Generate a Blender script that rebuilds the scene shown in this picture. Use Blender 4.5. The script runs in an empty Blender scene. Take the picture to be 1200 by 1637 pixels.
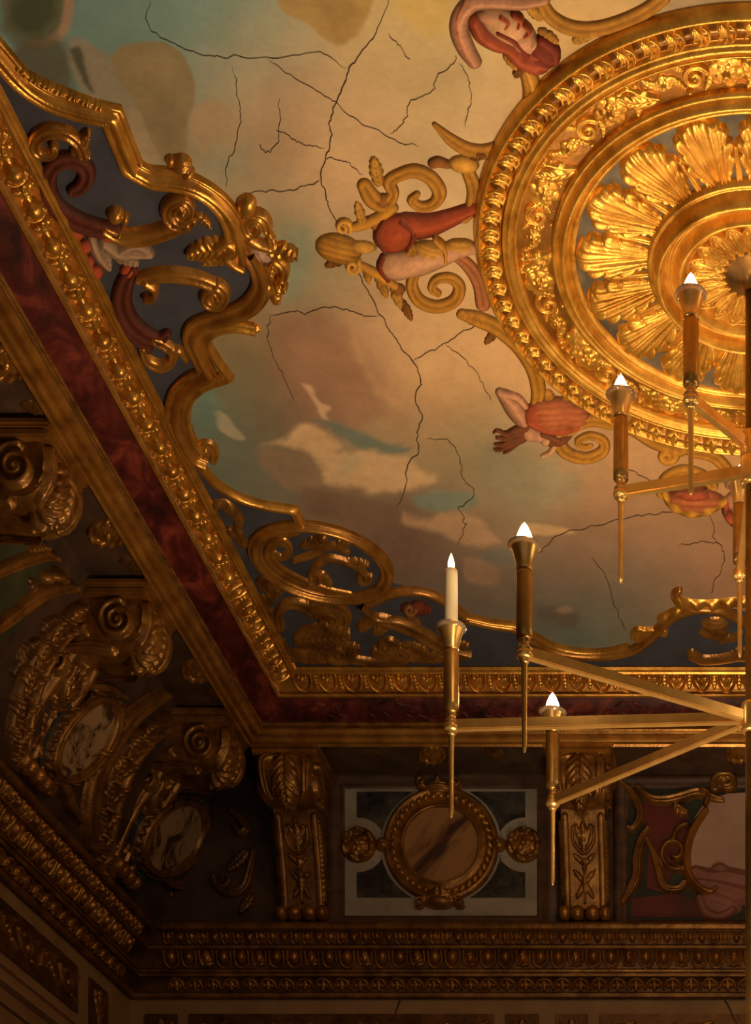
import bpy, math, random
import numpy as np
from mathutils import Vector, Matrix

# ------------------------------------------------------------------ camera, world, light
F, CX, CY = 2618.0, 1200.0, 2500.0      # focal length and principal point, pixels of the 1200 x 1637 frame
H, EYE = 6.0, 1.6                       # ceiling height above the eye, eye above the floor
sc = bpy.context.scene
COL = sc.collection
PI = math.pi
cam_d = bpy.data.cameras.new('camera')
cam = bpy.data.objects.new('camera', cam_d); COL.objects.link(cam)
cam.location = (0, 0, EYE); cam.rotation_euler = (PI/2, 0, 0)
cam_d.sensor_fit = 'VERTICAL'; cam_d.sensor_height = 36.0
cam_d.lens = F/1637*36.0
cam_d.shift_x = (600-CX)/1637; cam_d.shift_y = (CY-818.5)/1637
cam_d.clip_end = 200
sc.camera = cam
world = bpy.data.worlds.new('world'); sc.world = world
world.use_nodes = True
world.node_tree.nodes['Background'].inputs[0].default_value = (1.0, 0.80, 0.62, 1)
world.node_tree.nodes['Background'].inputs[1].default_value = 0.22
sc.view_settings.view_transform = 'Standard'; sc.view_settings.look = 'None'
sc.view_settings.gamma = 1.0; sc.view_settings.use_curve_mapping = False
sc.view_settings.exposure = 0.0
WARM = (1.0, 0.71, 0.42)
ADDED_UPLIGHT_W = 1050.0        # unseen fill spot, added to light the ceiling
BULB_E = 25.0            # emission of a flame bulb
BULB_LOW_E = 185.0       # lower-tier bulbs, emission raised to brighten the walls
FLAME_E = 14.0
MEDY = 7.55                              # depth of the chandelier's axis
random.seed(4); rng = np.random.default_rng(7)

# ------------------------------------------------------------------ materials
def lin(c):
    return tuple(((v/255)/12.92 if v/255 <= .04045 else ((v/255+.055)/1.055)**2.4) for v in c)
MATS = {}
def mat(name, c1, c2=None, distort=0.0, rot=None, metallic=0.0, rough=0.5, scale=6.0, bump=0.0, bscale=60.0, detail=5.0, lo=.35, hi=.68, attr=None, c3=None, stretch=None, emit=None, spec=0.5, coat=0.0):
    m = bpy.data.materials.new(name); m.use_nodes = True
    nt = m.node_tree; b = nt.nodes['Principled BSDF']; L = nt.links.new
    b.inputs['Metallic'].default_value = metallic
    b.inputs['Roughness'].default_value = rough
    b.inputs['Specular IOR Level'].default_value = spec
    b.inputs['Coat Weight'].default_value = coat
    geo = nt.nodes.new('ShaderNodeNewGeometry')
    vec = geo.outputs['Position']
    if stretch:
        mp = nt.nodes.new('ShaderNodeMapping'); mp.inputs['Scale'].default_value = stretch
        if rot:            # turn first, then stretch
            mp.vector_type = 'TEXTURE'; mp.inputs['Rotation'].default_value = rot; mp.inputs['Scale'].default_value = [1/v for v in stretch]
        L(vec, mp.inputs['Vector']); vec = mp.outputs['Vector']
    if attr:
        at = nt.nodes.new('ShaderNodeAttribute'); at.attribute_name = attr
        base = at.outputs['Color']
    n = nt.nodes.new('ShaderNodeTexNoise'); n.inputs['Scale'].default_value = scale
    n.inputs['Detail'].default_value = detail; n.inputs['Roughness'].default_value = .62; n.inputs['Distortion'].default_value = distort
    L(vec, n.inputs['Vector'])
    r = nt.nodes.new('ShaderNodeValToRGB')
    r.color_ramp.elements[0].position = lo; r.color_ramp.elements[1].position = hi
    L(n.outputs['Fac'], r.inputs['Fac'])
    if attr:
        r.color_ramp.elements[0].color = (*([c1[0]]*3), 1); r.color_ramp.elements[1].color = (*([c2[0]]*3), 1)
        mx = nt.nodes.new('ShaderNodeMix'); mx.data_type = 'RGBA'; mx.blend_type = 'MULTIPLY'
        mx.inputs['Factor'].default_value = 1.0
        L(base, mx.inputs['A']); L(r.outputs['Color'], mx.inputs['B'])
        L(mx.outputs['Result'], b.inputs['Base Color'])
    else:
        c2 = c2 or c1
        r.color_ramp.elements[0].color = (*c1, 1); r.color_ramp.elements[1].color = (*c2, 1)
        if c3:
            e = r.color_ramp.elements.new((lo+hi)/2); e.color = (*c3, 1)
        L(r.outputs['Color'], b.inputs['Base Color'])
    if bump:
        n2 = nt.nodes.new('ShaderNodeTexNoise'); n2.inputs['Scale'].default_value = bscale
        n2.inputs['Detail'].default_value = 4
        L(vec, n2.inputs['Vector'])
        bp = nt.nodes.new('ShaderNodeBump'); bp.inputs['Strength'].default_value = bump; bp.inputs['Distance'].default_value = .01
        L(n2.outputs['Fac'], bp.inputs['Height']); L(bp.outputs['Normal'], b.inputs['Normal'])
    if emit:
        b.inputs['Emission Color'].default_value = (*emit[0], 1); b.inputs['Emission Strength'].default_value = emit[1]
    MATS[name] = m
    return m
mat('fresco', (.93,.93,.93), (1.07,1.07,1.07), rough=.85, scale=3.2, attr='Col', bump=.12, bscale=35, spec=.15)
mat('painted', (.86,.86,.86), (1.12,1.12,1.12), rough=.7, scale=14, attr='Col', bump=.08, bscale=60, spec=.2)
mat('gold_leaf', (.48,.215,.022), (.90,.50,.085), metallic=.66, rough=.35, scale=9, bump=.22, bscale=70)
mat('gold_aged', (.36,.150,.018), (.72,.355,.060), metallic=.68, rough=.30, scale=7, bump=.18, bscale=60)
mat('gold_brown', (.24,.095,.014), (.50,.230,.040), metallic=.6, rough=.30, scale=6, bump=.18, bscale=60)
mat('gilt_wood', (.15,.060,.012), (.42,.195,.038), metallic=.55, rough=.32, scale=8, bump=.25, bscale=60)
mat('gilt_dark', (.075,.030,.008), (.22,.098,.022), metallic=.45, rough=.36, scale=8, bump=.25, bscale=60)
mat('dark_wood', (.040,.020,.012), (.095,.048,.026), rough=.55, scale=5, bump=.2)
mat('brown_wood', (.050,.021,.010), (.11,.050,.020), rough=.5, scale=5, bump=.2, stretch=(1,1,3))
mat('porphyry', (.018,.003,.002), (.19,.032,.018), rough=.5, scale=6, detail=9, c3=(.070,.009,.006), bump=.08, spec=.25, distort=.6, stretch=(1,.7,1.4))
mat('slate_ground', (.020,.021,.030), (.045,.044,.055), rough=.8, scale=5)
mat('grey_stone', (.040,.034,.024), (.17,.140,.095), rough=.6, scale=5, detail=8)
mat('pale_stone', (.26,.225,.18), (.40,.35,.28), rough=.6, scale=4)
mat('green_marble', (.012,.014,.013), (.11,.10,.078), rough=.4, scale=7, detail=9, lo=.42, hi=.75)
mat('amber_marble', (.36,.18,.070), (.060,.025,.014), rough=.35, scale=3.2, detail=6, lo=.43, hi=.60, stretch=(.35,1,1.5), rot=(0,-.75,0), c3=(.25,.115,.042), distort=.6)
mat('cream_marble', (.44,.275,.145), (.070,.034,.018), rough=.4, scale=3.4, detail=4, lo=.44, hi=.58, stretch=(.6,1.2,1.2), rot=(.5,.7,0), c3=(.36,.215,.105), distort=1.2)
mat('ochre_wall', (.30,.17,.075), (.42,.255,.12), rough=.7, scale=3, bump=.1)
mat('brass', (.66,.37,.10), (.82,.50,.16), metallic=.78, rough=.30, scale=12)
mat('brass_dark', (.34,.18,.045), (.48,.27,.07), metallic=.85, rough=.36, scale=12)
mat('crack_dark', (.035,.018,.010), (.06,.03,.015), rough=.9)
mat('bulb_glow', (1,.8,.5), rough=.4, emit=((1.0,.75,.44), BULB_E))
mat('bulb_strong', (1,.8,.5), rough=.4, emit=((1.0,.75,.44), BULB_LOW_E))
mat('flame_glow', (1,.7,.3), rough=.4, emit=((1.0,.62,.22), FLAME_E))
mat('wax', (.85,.70,.45), (.9,.78,.55), rough=.45, scale=4)
MATS['wax'].node_tree.nodes['Principled BSDF'].inputs['Subsurface Weight'].default_value = .4
MATS['wax'].node_tree.nodes['Principled BSDF'].inputs['Subsurface Radius'].default_value = (.06,.03,.012)
mat('bronze', (.15,.075,.02), (.24,.125,.035), metallic=.8, rough=.42, scale=12)
mat('wick', (.01,.01,.01), rough=.9)
mat('crystal', (.9,.85,.75), rough=.06)
MATS['crystal'].node_tree.nodes['Principled BSDF'].inputs['Transmission Weight'].default_value = .9
mat('floor_wood', (.10,.05,.022), (.19,.10,.045), rough=.35, scale=3, stretch=(1,8,1))

# ------------------------------------------------------------------ object helpers
def tag(o, label=None, cat=None, group=None, kind=None):
    if label: o['label'] = label
    if cat: o['category'] = cat
    if group: o['group'] = group
    if kind: o['kind'] = kind
    return o
def empty(name, loc=(0,0,0), parent=None):
    o = bpy.data.objects.new(name, None); COL.objects.link(o)
    o.location = loc; o.empty_display_size = .1
    if parent is not None: o.parent = parent
    return o
def link(name, me, parent=None, loc=None, rot=None, scale=None):
    o = bpy.data.objects.new(name, me); COL.objects.link(o)
    if parent is not None:
        o.parent = parent
        if loc is None: o.location = -parent.location if parent.parent is None else (0, 0, 0)    # mesh is in world coordinates
    if loc is not None: o.location = loc
    if rot is not None: o.rotation_euler = rot
    if scale is not None: o.scale = scale
    return o
def mesh(name, V, Fc, m, smooth=True, cols=None):
    me = bpy.data.meshes.new(name)
    V = np.asarray(V, dtype=np.float64)
    if isinstance(Fc, np.ndarray) and Fc.ndim == 2:
        k = Fc.shape[1]
        me.vertices.add(len(V)); me.vertices.foreach_set('co', V.astype(np.float32).ravel())
        me.loops.add(Fc.size); me.loops.foreach_set('vertex_index', Fc.astype(np.int32).ravel())
        me.polygons.add(len(Fc)); me.polygons.foreach_set('loop_start', np.arange(0, Fc.size, k, dtype=np.int32))
        me.update(calc_edges=True)
    else:
        me.from_pydata([tuple(v) for v in V], [], [tuple(int(i) for i in f) for f in Fc]); me.update()
    me.polygons.foreach_set('use_smooth', [smooth]*len(me.polygons))
    me.materials.append(MATS[m] if isinstance(m, str) else m)
    if cols is not None:
        ca = me.color_attributes.new('Col', 'FLOAT_COLOR', 'POINT')
        c4 = np.ones((len(V), 4), np.float32); c4[:, :3] = cols
        ca.data.foreach_set('color', c4.ravel())
    return me
def cat_mesh(parts):
    V, Fc, n = [], [], 0
    for v, f in parts:
        V.append(np.asarray(v, float)); Fc += [tuple(i+n for i in q) for q in f]; n += len(v)
    return np.concatenate(V), Fc
def box(x0, x1, y0, y1, z0, z1):
    V = [(x, y, z) for z in (z0, z1) for y in (y0, y1) for x in (x0, x1)]
    return V, [(0,2,3,1), (4,5,7,6), (0,1,5,4), (2,6,7,3), (0,4,6,2), (1,3,7,5)]
def bbox_bevel(x0, x1, y0, y1, z0, z1, b):
    import bmesh
    bm = bmesh.new()
    vs = [bm.verts.new(v) for v in box(x0, x1, y0, y1, z0, z1)[0]]
    for f in box(0,1,0,1,0,1)[1]: bm.faces.new([vs[i] for i in f])
    bmesh.ops.recalc_face_normals(bm, faces=bm.faces)
    bmesh.ops.bevel(bm, geom=bm.edges[:], offset=b, segments=2, affect='EDGES')
    V = [v.co[:] for v in bm.verts]; bm.verts.index_update()
    Fc = [tuple(v.index for v in f.verts) for f in bm.faces]; bm.free()
    return V, Fc
def lathe(prof, n=32, closed=False, a0=0, a1=2*PI):
    full = abs(a1-a0-2*PI) < 1e-6
    na = n if full else n+1
    V = [(r*math.cos(a0+(a1-a0)*k/n), r*math.sin(a0+(a1-a0)*k/n), z) for k in range(na) for r, z in prof]
    m = len(prof); Fc = []
    for k in range(n):
        k2 = (k+1) % na
        for j in range(m if closed else m-1):
            j2 = (j+1) % m
            Fc.append((k*m+j, k2*m+j, k2*m+j2, k*m+j2))
    return np.array(V), Fc
def smooth_prof(pts, n=4):
    return [tuple(p) for p in crom(np.array(pts, float), n)]
def crom(P, n=6):
    P = np.asarray(P, float)
    if len(P) < 3: 
        return np.array([P[0]+(P[-1]-P[0])*t for t in np.linspace(0, 1, n*2)])
    Q = np.vstack([2*P[0]-P[1], P, 2*P[-1]-P[-2]]); out = []
    for i in range(1, len(Q)-2):
        p0, p1, p2, p3 = Q[i-1], Q[i], Q[i+1], Q[i+2]
        for t in np.arange(n)/n:
            out.append(.5*((2*p1)+(-p0+p2)*t+(2*p0-5*p1+4*p2-p3)*t*t+(-p0+3*p1-3*p2+p3)*t**3))
    out.append(P[-1])
    return np.array(out)

# ------------------------------------------------------------------ surfaces a relief can lie on
class Plane:                       # a plane of the room; relief outlines are read as sight lines onto it
    def __init__(s, p0, n):
        s.p0 = np.array(p0, float); s.n = np.array(n, float)/np.linalg.norm(n)
    def __call__(s, x, y, h=0):
        x, y = np.asarray(x, float), np.asarray(y, float)
        d = np.stack([(x-CX)/F, np.ones_like(x), (CY-y)/F], -1)
        P = d*(s.p0@s.n/(d@s.n))[..., None]
        P = P + np.asarray(h)[..., None]*s.n
        P[..., 2] += EYE
        return P
    def scale(s, x, y):            # metres per pixel
        return float(np.linalg.norm(s(x+1., y+0.)-s(x+0., y+0.)))
class Local:                       # plain metres
    def __call__(s, x, y, h=0):
        x, y = np.asarray(x, float), np.asarray(y, float)
        return np.stack([x, y, np.zeros_like(x)+h], -1)
    def scale(s, x, y): return 1.0
LOC = Local()
XI, YI = .507*H, 1.824*H                       # inner edge of the ceiling
XL, YB = .722*H, 1.990*H                       # upper walls
CEIL = Plane((0, 0, H), (0, 0, -1))
BACK = Plane((0, YB, 0), (0, -1, 0))
COVE = Plane((-.64*H, 0, .952*H), (.9074, 0, -.4204))
FRZB = Plane((0, 2.012*H, 0), (0, -1, 0))
FRZL = Plane((-.762*H, 0, 0), (1, 0, 0))
def to_local(P):
    return P

def vnoise(x, y, seed=0):
    r = np.random.default_rng(seed).random((64, 64))
    xi, yi = np.floor(x).astype(int), np.floor(y).astype(int); fx, fy = x-xi, y-yi
    fx, fy = fx*fx*(3-2*fx), fy*fy*(3-2*fy)
    g = lambda a, b: r[a % 64, b % 64]
    return (g(xi, yi)*(1-fx)+g(xi+1, yi)*fx)*(1-fy)+(g(xi, yi+1)*(1-fx)+g(xi+1, yi+1)*fx)*fy
def fbm(x, y, seed=0, o=4):
    s, a, t = 0, .5, 0
    for k in range(o):
        s = s+a*vnoise(x*2**k, y*2**k, seed+k); t += a; a *= .55
    return s/t-.5

# ------------------------------------------------------------------ carved relief: union of domes cut by the surface it lies on
def stroke(pts, h, prof='round', col=0, n=6, p=.7):
    P = np.array(pts, float)
    if n > 1 and len(P) > 2: P = crom(P, n)
    P[:, 2] = np.maximum(P[:, 2], .05*P[:, 2].max())
    def ev(X, Y):
        best = np.full(X.shape, -9.0); dd = np.zeros(X.shape); al = np.zeros(X.shape); acc = 0
        for (x0, y0, r0), (x1, y1, r1) in zip(P[:-1], P[1:]):
            dx, dy = x1-x0, y1-y0; L2 = dx*dx+dy*dy+1e-12
            t = np.clip(((X-x0)*dx+(Y-y0)*dy)/L2, 0, 1)
            d = np.hypot(X-x0-t*dx, Y-y0-t*dy); r = r0+(r1-r0)*t
            e = 1-(d/r)**2; u = e > best
            best = np.where(u, e, best); dd = np.where(u, d/r, dd); al = np.where(u, acc+t*math.sqrt(L2), al)
            acc += math.sqrt(L2)
        q = np.where(best > 0, np.abs(best)**p, best)
        if prof == 'groove': q = q*(1-.46*np.exp(-(dd/.34)**2))
        elif prof == 'ridge': q = q*(.72+.28*np.exp(-(dd/.3)**2))
        elif prof == 'rope': q = q*(.75+.25*np.sin(al/ (P[:, 2].mean()*.55)+dd*1.5))
        elif prof == 'flat': q = np.minimum(q*2.2, 1.0)
        return q*h
    R = P[:, 2].max()*1.15
    return dict(ev=ev, bb=(P[:, 0].min()-R, P[:, 0].max()+R, P[:, 1].min()-R, P[:, 1].max()+R), col=col, h=h)
def ell(cx, cy, rx, ry, rot=0, h=.03, col=0, p=.6, rib=0, nrib=5):
    c, s = math.cos(rot), math.sin(rot)
    def ev(X, Y):
        u = ((X-cx)*c+(Y-cy)*s)/rx; v = (-(X-cx)*s+(Y-cy)*c)/ry
        e = 1-u*u-v*v
        q = np.where(e > 0, np.abs(e)**p, e)
        if rib: q = q*(1-rib+rib*np.cos(v*PI*nrib))
        return q*h
    R = max(rx, ry)*1.15
    return dict(ev=ev, bb=(cx-R, cx+R, cy-R, cy+R), col=col, h=h)
def leaf(bx, by, tx, ty, W, h, lobes=4, bend=0.0, col=0, depth=.26, tip=.25, vein=.22):
    dx, dy = tx-bx, ty-by; L = math.hypot(dx, dy); ux, uy = dx/L, dy/L
    def ev(X, Y):
        a = ((X-bx)*ux+(Y-by)*uy)/L; s = (-(X-bx)*uy+(Y-by)*ux)
        s = s-bend*L*np.sin(PI*np.clip(a, 0, 1))*1.0
        tt = np.clip(a, 0, 1)
        w = W*np.sin(PI*(.06+.90*tt**.9))**.55
        ph = (tt*1.0-np.abs(s)/W*.22)*lobes
        w = w*(1-depth+depth*np.abs(np.cos(PI*ph))**.7)
        e = 1-(s/np.maximum(w, 1e-6))**2
        out = np.maximum(-a, a-1)*4
        e = np.where(out > 0, np.minimum(e, -out), e)
        e = np.maximum(e, -3)
        q = np.where(e > 0, np.abs(e)**.5, e)
        v = 1-vein*(.5+.5*np.cos(2*PI*(ph*1.5)))-.30*np.exp(-(s/(W*.10))**2)*(1-tt*.6)
        q = np.where(e > 0, q*v*(.65+tip*2*tt**2*(1-.35*tt)), q)
        return q*h
    R = W*1.3+abs(bend)*L
    return dict(ev=ev, bb=(min(bx, tx)-R, max(bx, tx)+R, min(by, ty)-R, max(by, ty)+R), col=col, h=h)
def rosette(cx, cy, rx, ry, h, petals=6, col=0, rings=2, phase=0):
    def ev(X, Y):
        u, v = (X-cx)/rx, (Y-cy)/ry; r = np.hypot(u, v); a = np.arctan2(v, u)+phase
        best = np.full(X.shape, -9.0)
        for k in range(rings):
            R = 1-.38*k; aa = a+k*PI/petals
            edge = R*(.80+.20*np.abs(np.cos(aa*petals/2))**.6)
            e = 1-(r/edge)**2
            q = np.where(e > 0, np.abs(e)**.35, e)*(.55+.22*k)*(1-.25*np.abs(np.sin(aa*petals/2))**6)
            q = q*np.where(e > 0, (.70+.30*np.clip(r/edge, 0, 1)), 1)
            best = np.maximum(best, q)
        e = 1-(r/.22)**2
        best = np.maximum(best, np.where(e > 0, .75+.35*np.abs(e)**.5, -9))
        return best*h
    return dict(ev=ev, bb=(cx-rx*1.1, cx+rx*1.1, cy-ry*1.1, cy+ry*1.1), col=col, h=h)
def spiral(cx, cy, r0, r1, a0, turns, w0, w1, sy=1.0, n=30):
    """points from the outer end (radius r0) winding in to r1; turns<0 winds the other way"""
    out = []
    for k in range(n+1):
        t = k/n; a = a0+2*PI*turns*t; r = r0+(r1-r0)*t**.85
        out.append((cx+r*math.cos(a), cy+r*sy*math.sin(a), w0+(w1-w0)*t))
    return out
RELIEF_H = {'painted': .38}
def relief_mesh(name, prims, S, step, m, pal=None, sink=-.012, lift=0.0):
    hs = (RELIEF_H.get(m, .52) if S is CEIL else .45 if S is globals().get('SOF') else 1.0)
    x0 = min(p['bb'][0] for p in prims); x1 = max(p['bb'][1] for p in prims)
    y0 = min(p['bb'][2] for p in prims); y1 = max(p['bb'][3] for p in prims)
    nx, ny = max(4, int((x1-x0)/step)), max(4, int((y1-y0)/step))
    xs, ys = np.linspace(x0, x1, nx+1), np.linspace(y0, y1, ny+1)
    X, Y = np.meshgrid(xs, ys)
    Hh = np.full(X.shape, -9.0); C = np.zeros(X.shape, int); R_ = np.zeros(X.shape)
    for p in prims:
        ix = np.where((xs >= p['bb'][0]) & (xs <= p['bb'][1]))[0]; iy = np.where((ys >= p['bb'][2]) & (ys <= p['bb'][3]))[0]
        if len(ix) == 0 or len(iy) == 0: continue
        sl = (slice(iy[0], iy[-1]+1), slice(ix[0], ix[-1]+1))
        q = p['ev'](X[sl], Y[sl])*hs; u = q > Hh[sl]
        Hh[sl] = np.where(u, q, Hh[sl]); C[sl] = np.where(u, p['col'], C[sl]); R_[sl] = np.where(u, q/(p['h']*hs), R_[sl])
    keep = Hh > sink*1.0
    fk = keep[:-1, :-1] | keep[1:, :-1] | keep[:-1, 1:] | keep[1:, 1:]
    Hc = np.maximum(Hh, sink)+lift
    idx = np.arange(X.size).reshape(X.shape)
    Q = np.stack([idx[:-1, :-1], idx[:-1, 1:], idx[1:, 1:], idx[1:, :-1]], -1)[fk]
    used = np.unique(Q); rem = np.full(X.size, -1); rem[used] = np.arange(len(used)); Q = rem[Q]
    P = S(X.ravel()[used], Y.ravel()[used], Hc.ravel()[used])
    # orientation: normals must face the room
    a, b, c = P[Q[:, 0]], P[Q[:, 1]], P[Q[:, 2]]
    nn = np.cross(b-a, c-a).sum(0)
    ref = S.n if isinstance(S, Plane) else (S.ref if hasattr(S, 'ref') else np.array([0, 0, 1.]))
    if nn@ref < 0: Q = Q[:, ::-1].copy()
    cols = None
    if pal is not None:            # trompe-l'oeil brushwork: shade painted into contours and grooves, highlights on crests, streaky body colour
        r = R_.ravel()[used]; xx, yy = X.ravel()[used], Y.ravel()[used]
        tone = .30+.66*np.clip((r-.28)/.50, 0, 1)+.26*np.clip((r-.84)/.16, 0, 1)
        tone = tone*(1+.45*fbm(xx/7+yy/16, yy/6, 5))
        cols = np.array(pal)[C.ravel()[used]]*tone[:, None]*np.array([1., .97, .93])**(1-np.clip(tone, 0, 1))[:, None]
    return mesh(name, P, Q, m, True, cols)
def relief(name, prims, S, step, m, parent=None, pal=None, **k):
    return link(name, relief_mesh(name, prims, S, step, m, pal, **k), parent)

def path_px(pts, n=8):
    """(x, y) smooth points, (x, y, 1) corners -> dense polyline"""
    out = []; seg = [pts[0][:2]]
    for p in pts[1:]:
        seg.append(p[:2])
        if len(p) > 2:
            q = crom(np.array(seg, float), n); out += list(q[:-1]); seg = [p[:2]]
    if len(seg) > 1: out += list(crom(np.array(seg, float), n))
    else: out.append(np.array(seg[0], float))
    return np.array(out)
def sweep_mesh(name, pts, prof, w, S, m, n=8, taper=None, closed=False):
    pp = path_px(pts, n) if not isinstance(pts, np.ndarray) else pts
    P = S(pp[:, 0], pp[:, 1], np.zeros(len(pp)))
    N = len(P); nrm = S.n
    d = np.roll(P, -1, 0)-P
    if not closed: d[-1] = d[-2]
    d /= np.linalg.norm(d, axis=1)[:, None]+1e-12
    dp = np.roll(d, 1, 0)
    if not closed: dp[0] = d[0]
    t = d+dp; t /= np.linalg.norm(t, axis=1)[:, None]+1e-12
    lat = np.cross(nrm, t)
    ms = 1/np.clip((t*d).sum(1), .55, 1)
    ws = np.full(N, w) if taper is None else w*np.interp(np.linspace(0, 1, N), *zip(*taper))
    hs = ws/w
    V = np.stack([P+lat*(s*ws*ms)[:, None]+nrm*(h*(.4+.6*hs))[:, None] for s, h in prof], 1)
    k = len(prof); V = V.reshape(-1, 3)
    i = np.arange(N if closed else N-1)[:, None]; j = np.arange(k-1)[None]
    i2 = (i+1) % N
    Q = np.stack([i*k+j, i2*k+j, i2*k+j+1, i*k+j+1], -1).reshape(-1, 4)
    a, b, c = V[Q[:, 0]], V[Q[:, 1]], V[Q[:, 2]]
    if np.cross(b-a, c-a).sum(0)@nrm < 0: Q = Q[:, ::-1].copy()
    return mesh(name, V, Q, m, True)
def sweep(name, pts, prof, w, S, m, parent=None, **k):
    return link(name, sweep_mesh(name, pts, prof, w, S, m, **k), parent)
PROF_FRAME = [(-1,-.01), (-1,.022), (-.86,.042), (-.66,.048), (-.5,.034), (-.36,.030), (-.22,.052), (0,.074), (.28,.078), (.46,.06), (.54,.034), (.7,.03), (.82,.044), (.94,.034), (1,.016), (1,-.01)]
PROF_FRAME = [(a, b*.68 if b > 0 else b) for a, b in PROF_FRAME]
PROF_THIN = [(-1,-.01), (-1,.015), (-.6,.032), (-.3,.024), (0,.040), (.4,.044), (.75,.028), (1,.012), (1,-.01)]

# ------------------------------------------------------------------ fresco colours
def sstep(a, b, x):
    t = np.clip((x-a)/(b-a), 0, 1); return t*t*(3-2*t)
def inpoly(x, y, poly):
    r = np.zeros(x.shape, bool); n = len(poly)
    for i in range(n):
        x0, y0 = poly[i][:2]; x1, y1 = poly[(i+1) % n][:2]
        if y0 == y1: continue
        c = ((y0 > y) != (y1 > y)) & (x < (x1-x0)*(y-y0)/(y1-y0)+x0)
        r ^= c
    return r
CTL = [(150,20,0.159,0.272,0.272), (300,20,0.225,0.357,0.335), (400,30,0.266,0.359,0.300), (330,110,0.213,0.316,0.280), (200,80,0.154,0.231,0.200), (240,40,0.178,0.287,0.271), (400,90,0.343,0.347,0.254), (460,60,0.486,0.397,0.244), (600,80,0.589,0.446,0.227), (680,90,0.602,0.463,0.229), (560,150,0.622,0.441,0.254), (650,140,0.623,0.448,0.248), (700,250,0.642,0.465,0.256), (450,150,0.489,0.336,0.205), (450,200,0.421,0.278,0.167), (380,140,0.409,0.333,0.230), (380,200,0.409,0.291,0.179), (330,230,0.262,0.231,0.141), (420,290,0.397,0.267,0.152), (520,330,0.553,0.342,0.186), (330,270,0.293,0.286,0.213), (420,340,0.284,0.252,0.171), (480,390,0.298,0.295,0.201), (470,440,0.304,0.300,0.195), (540,420,0.479,0.340,0.194), (620,300,0.591,0.407,0.222), (560,220,0.602,0.412,0.231), (760,200,0.644,0.462,0.251), (650,500,0.603,0.392,0.211), (620,560,0.618,0.386,0.206), (720,520,0.636,0.414,0.203), (700,620,0.602,0.364,0.178), (800,580,0.669,0.421,0.207), (850,520,0.657,0.400,0.189), (480,540,0.373,0.215,0.123), (560,600,0.322,0.182,0.112), (520,640,0.302,0.170,0.103), (400,530,0.299,0.201,0.109), (400,600,0.199,0.150,0.081), (350,580,0.193,0.173,0.090), (330,640,0.142,0.204,0.160), (340,700,0.153,0.199,0.163), (420,650,0.206,0.155,0.097), (460,680,0.183,0.130,0.083), (620,640,0.448,0.275,0.148), (720,690,0.431,0.308,0.168), (640,690,0.430,0.273,0.153), (760,740,0.323,0.282,0.164), (800,720,0.417,0.309,0.181), (860,770,0.334,0.280,0.166), (820,800,0.323,0.259,0.152), (930,760,0.485,0.292,0.155), (600,720,0.307,0.284,0.175), (560,780,0.353,0.230,0.133), (400,760,0.184,0.180,0.128), (360,740,0.151,0.208,0.170), (450,790,0.165,0.150,0.110), (520,830,0.174,0.124,0.086), (580,850,0.177,0.120,0.084), (660,850,0.178,0.117,0.079), (720,830,0.270,0.183,0.115), (640,900,0.135,0.103,0.081), (700,880,0.201,0.127,0.091), (800,850,0.341,0.223,0.134), (800,890,0.255,0.182,0.128), (760,900,0.175,0.132,0.104), (700,940,0.132,0.107,0.091), (760,960,0.122,0.105,0.089), (900,850,0.367,0.221,0.130), (1000,800,0.439,0.251,0.132), (1080,830,0.394,0.227,0.123), (900,910,0.241,0.163,0.114), (950,880,0.287,0.178,0.116), (860,950,0.157,0.119,0.091), (900,960,0.162,0.140,0.112), (930,1000,0.115,0.165,0.139), (880,1020,0.109,0.148,0.127), (820,985,0.130,0.137,0.114), (1000,950,0.265,0.189,0.129), (1050,930,0.291,0.189,0.126), (1130,900,0.344,0.190,0.111), (1000,1000,0.155,0.167,0.129), (1150,700,0.535,0.294,0.110), (1000,720,0.535,0.317,0.150), (900,600,0.668,0.392,0.176), (900,200,0.676,0.448,0.200)]
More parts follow.
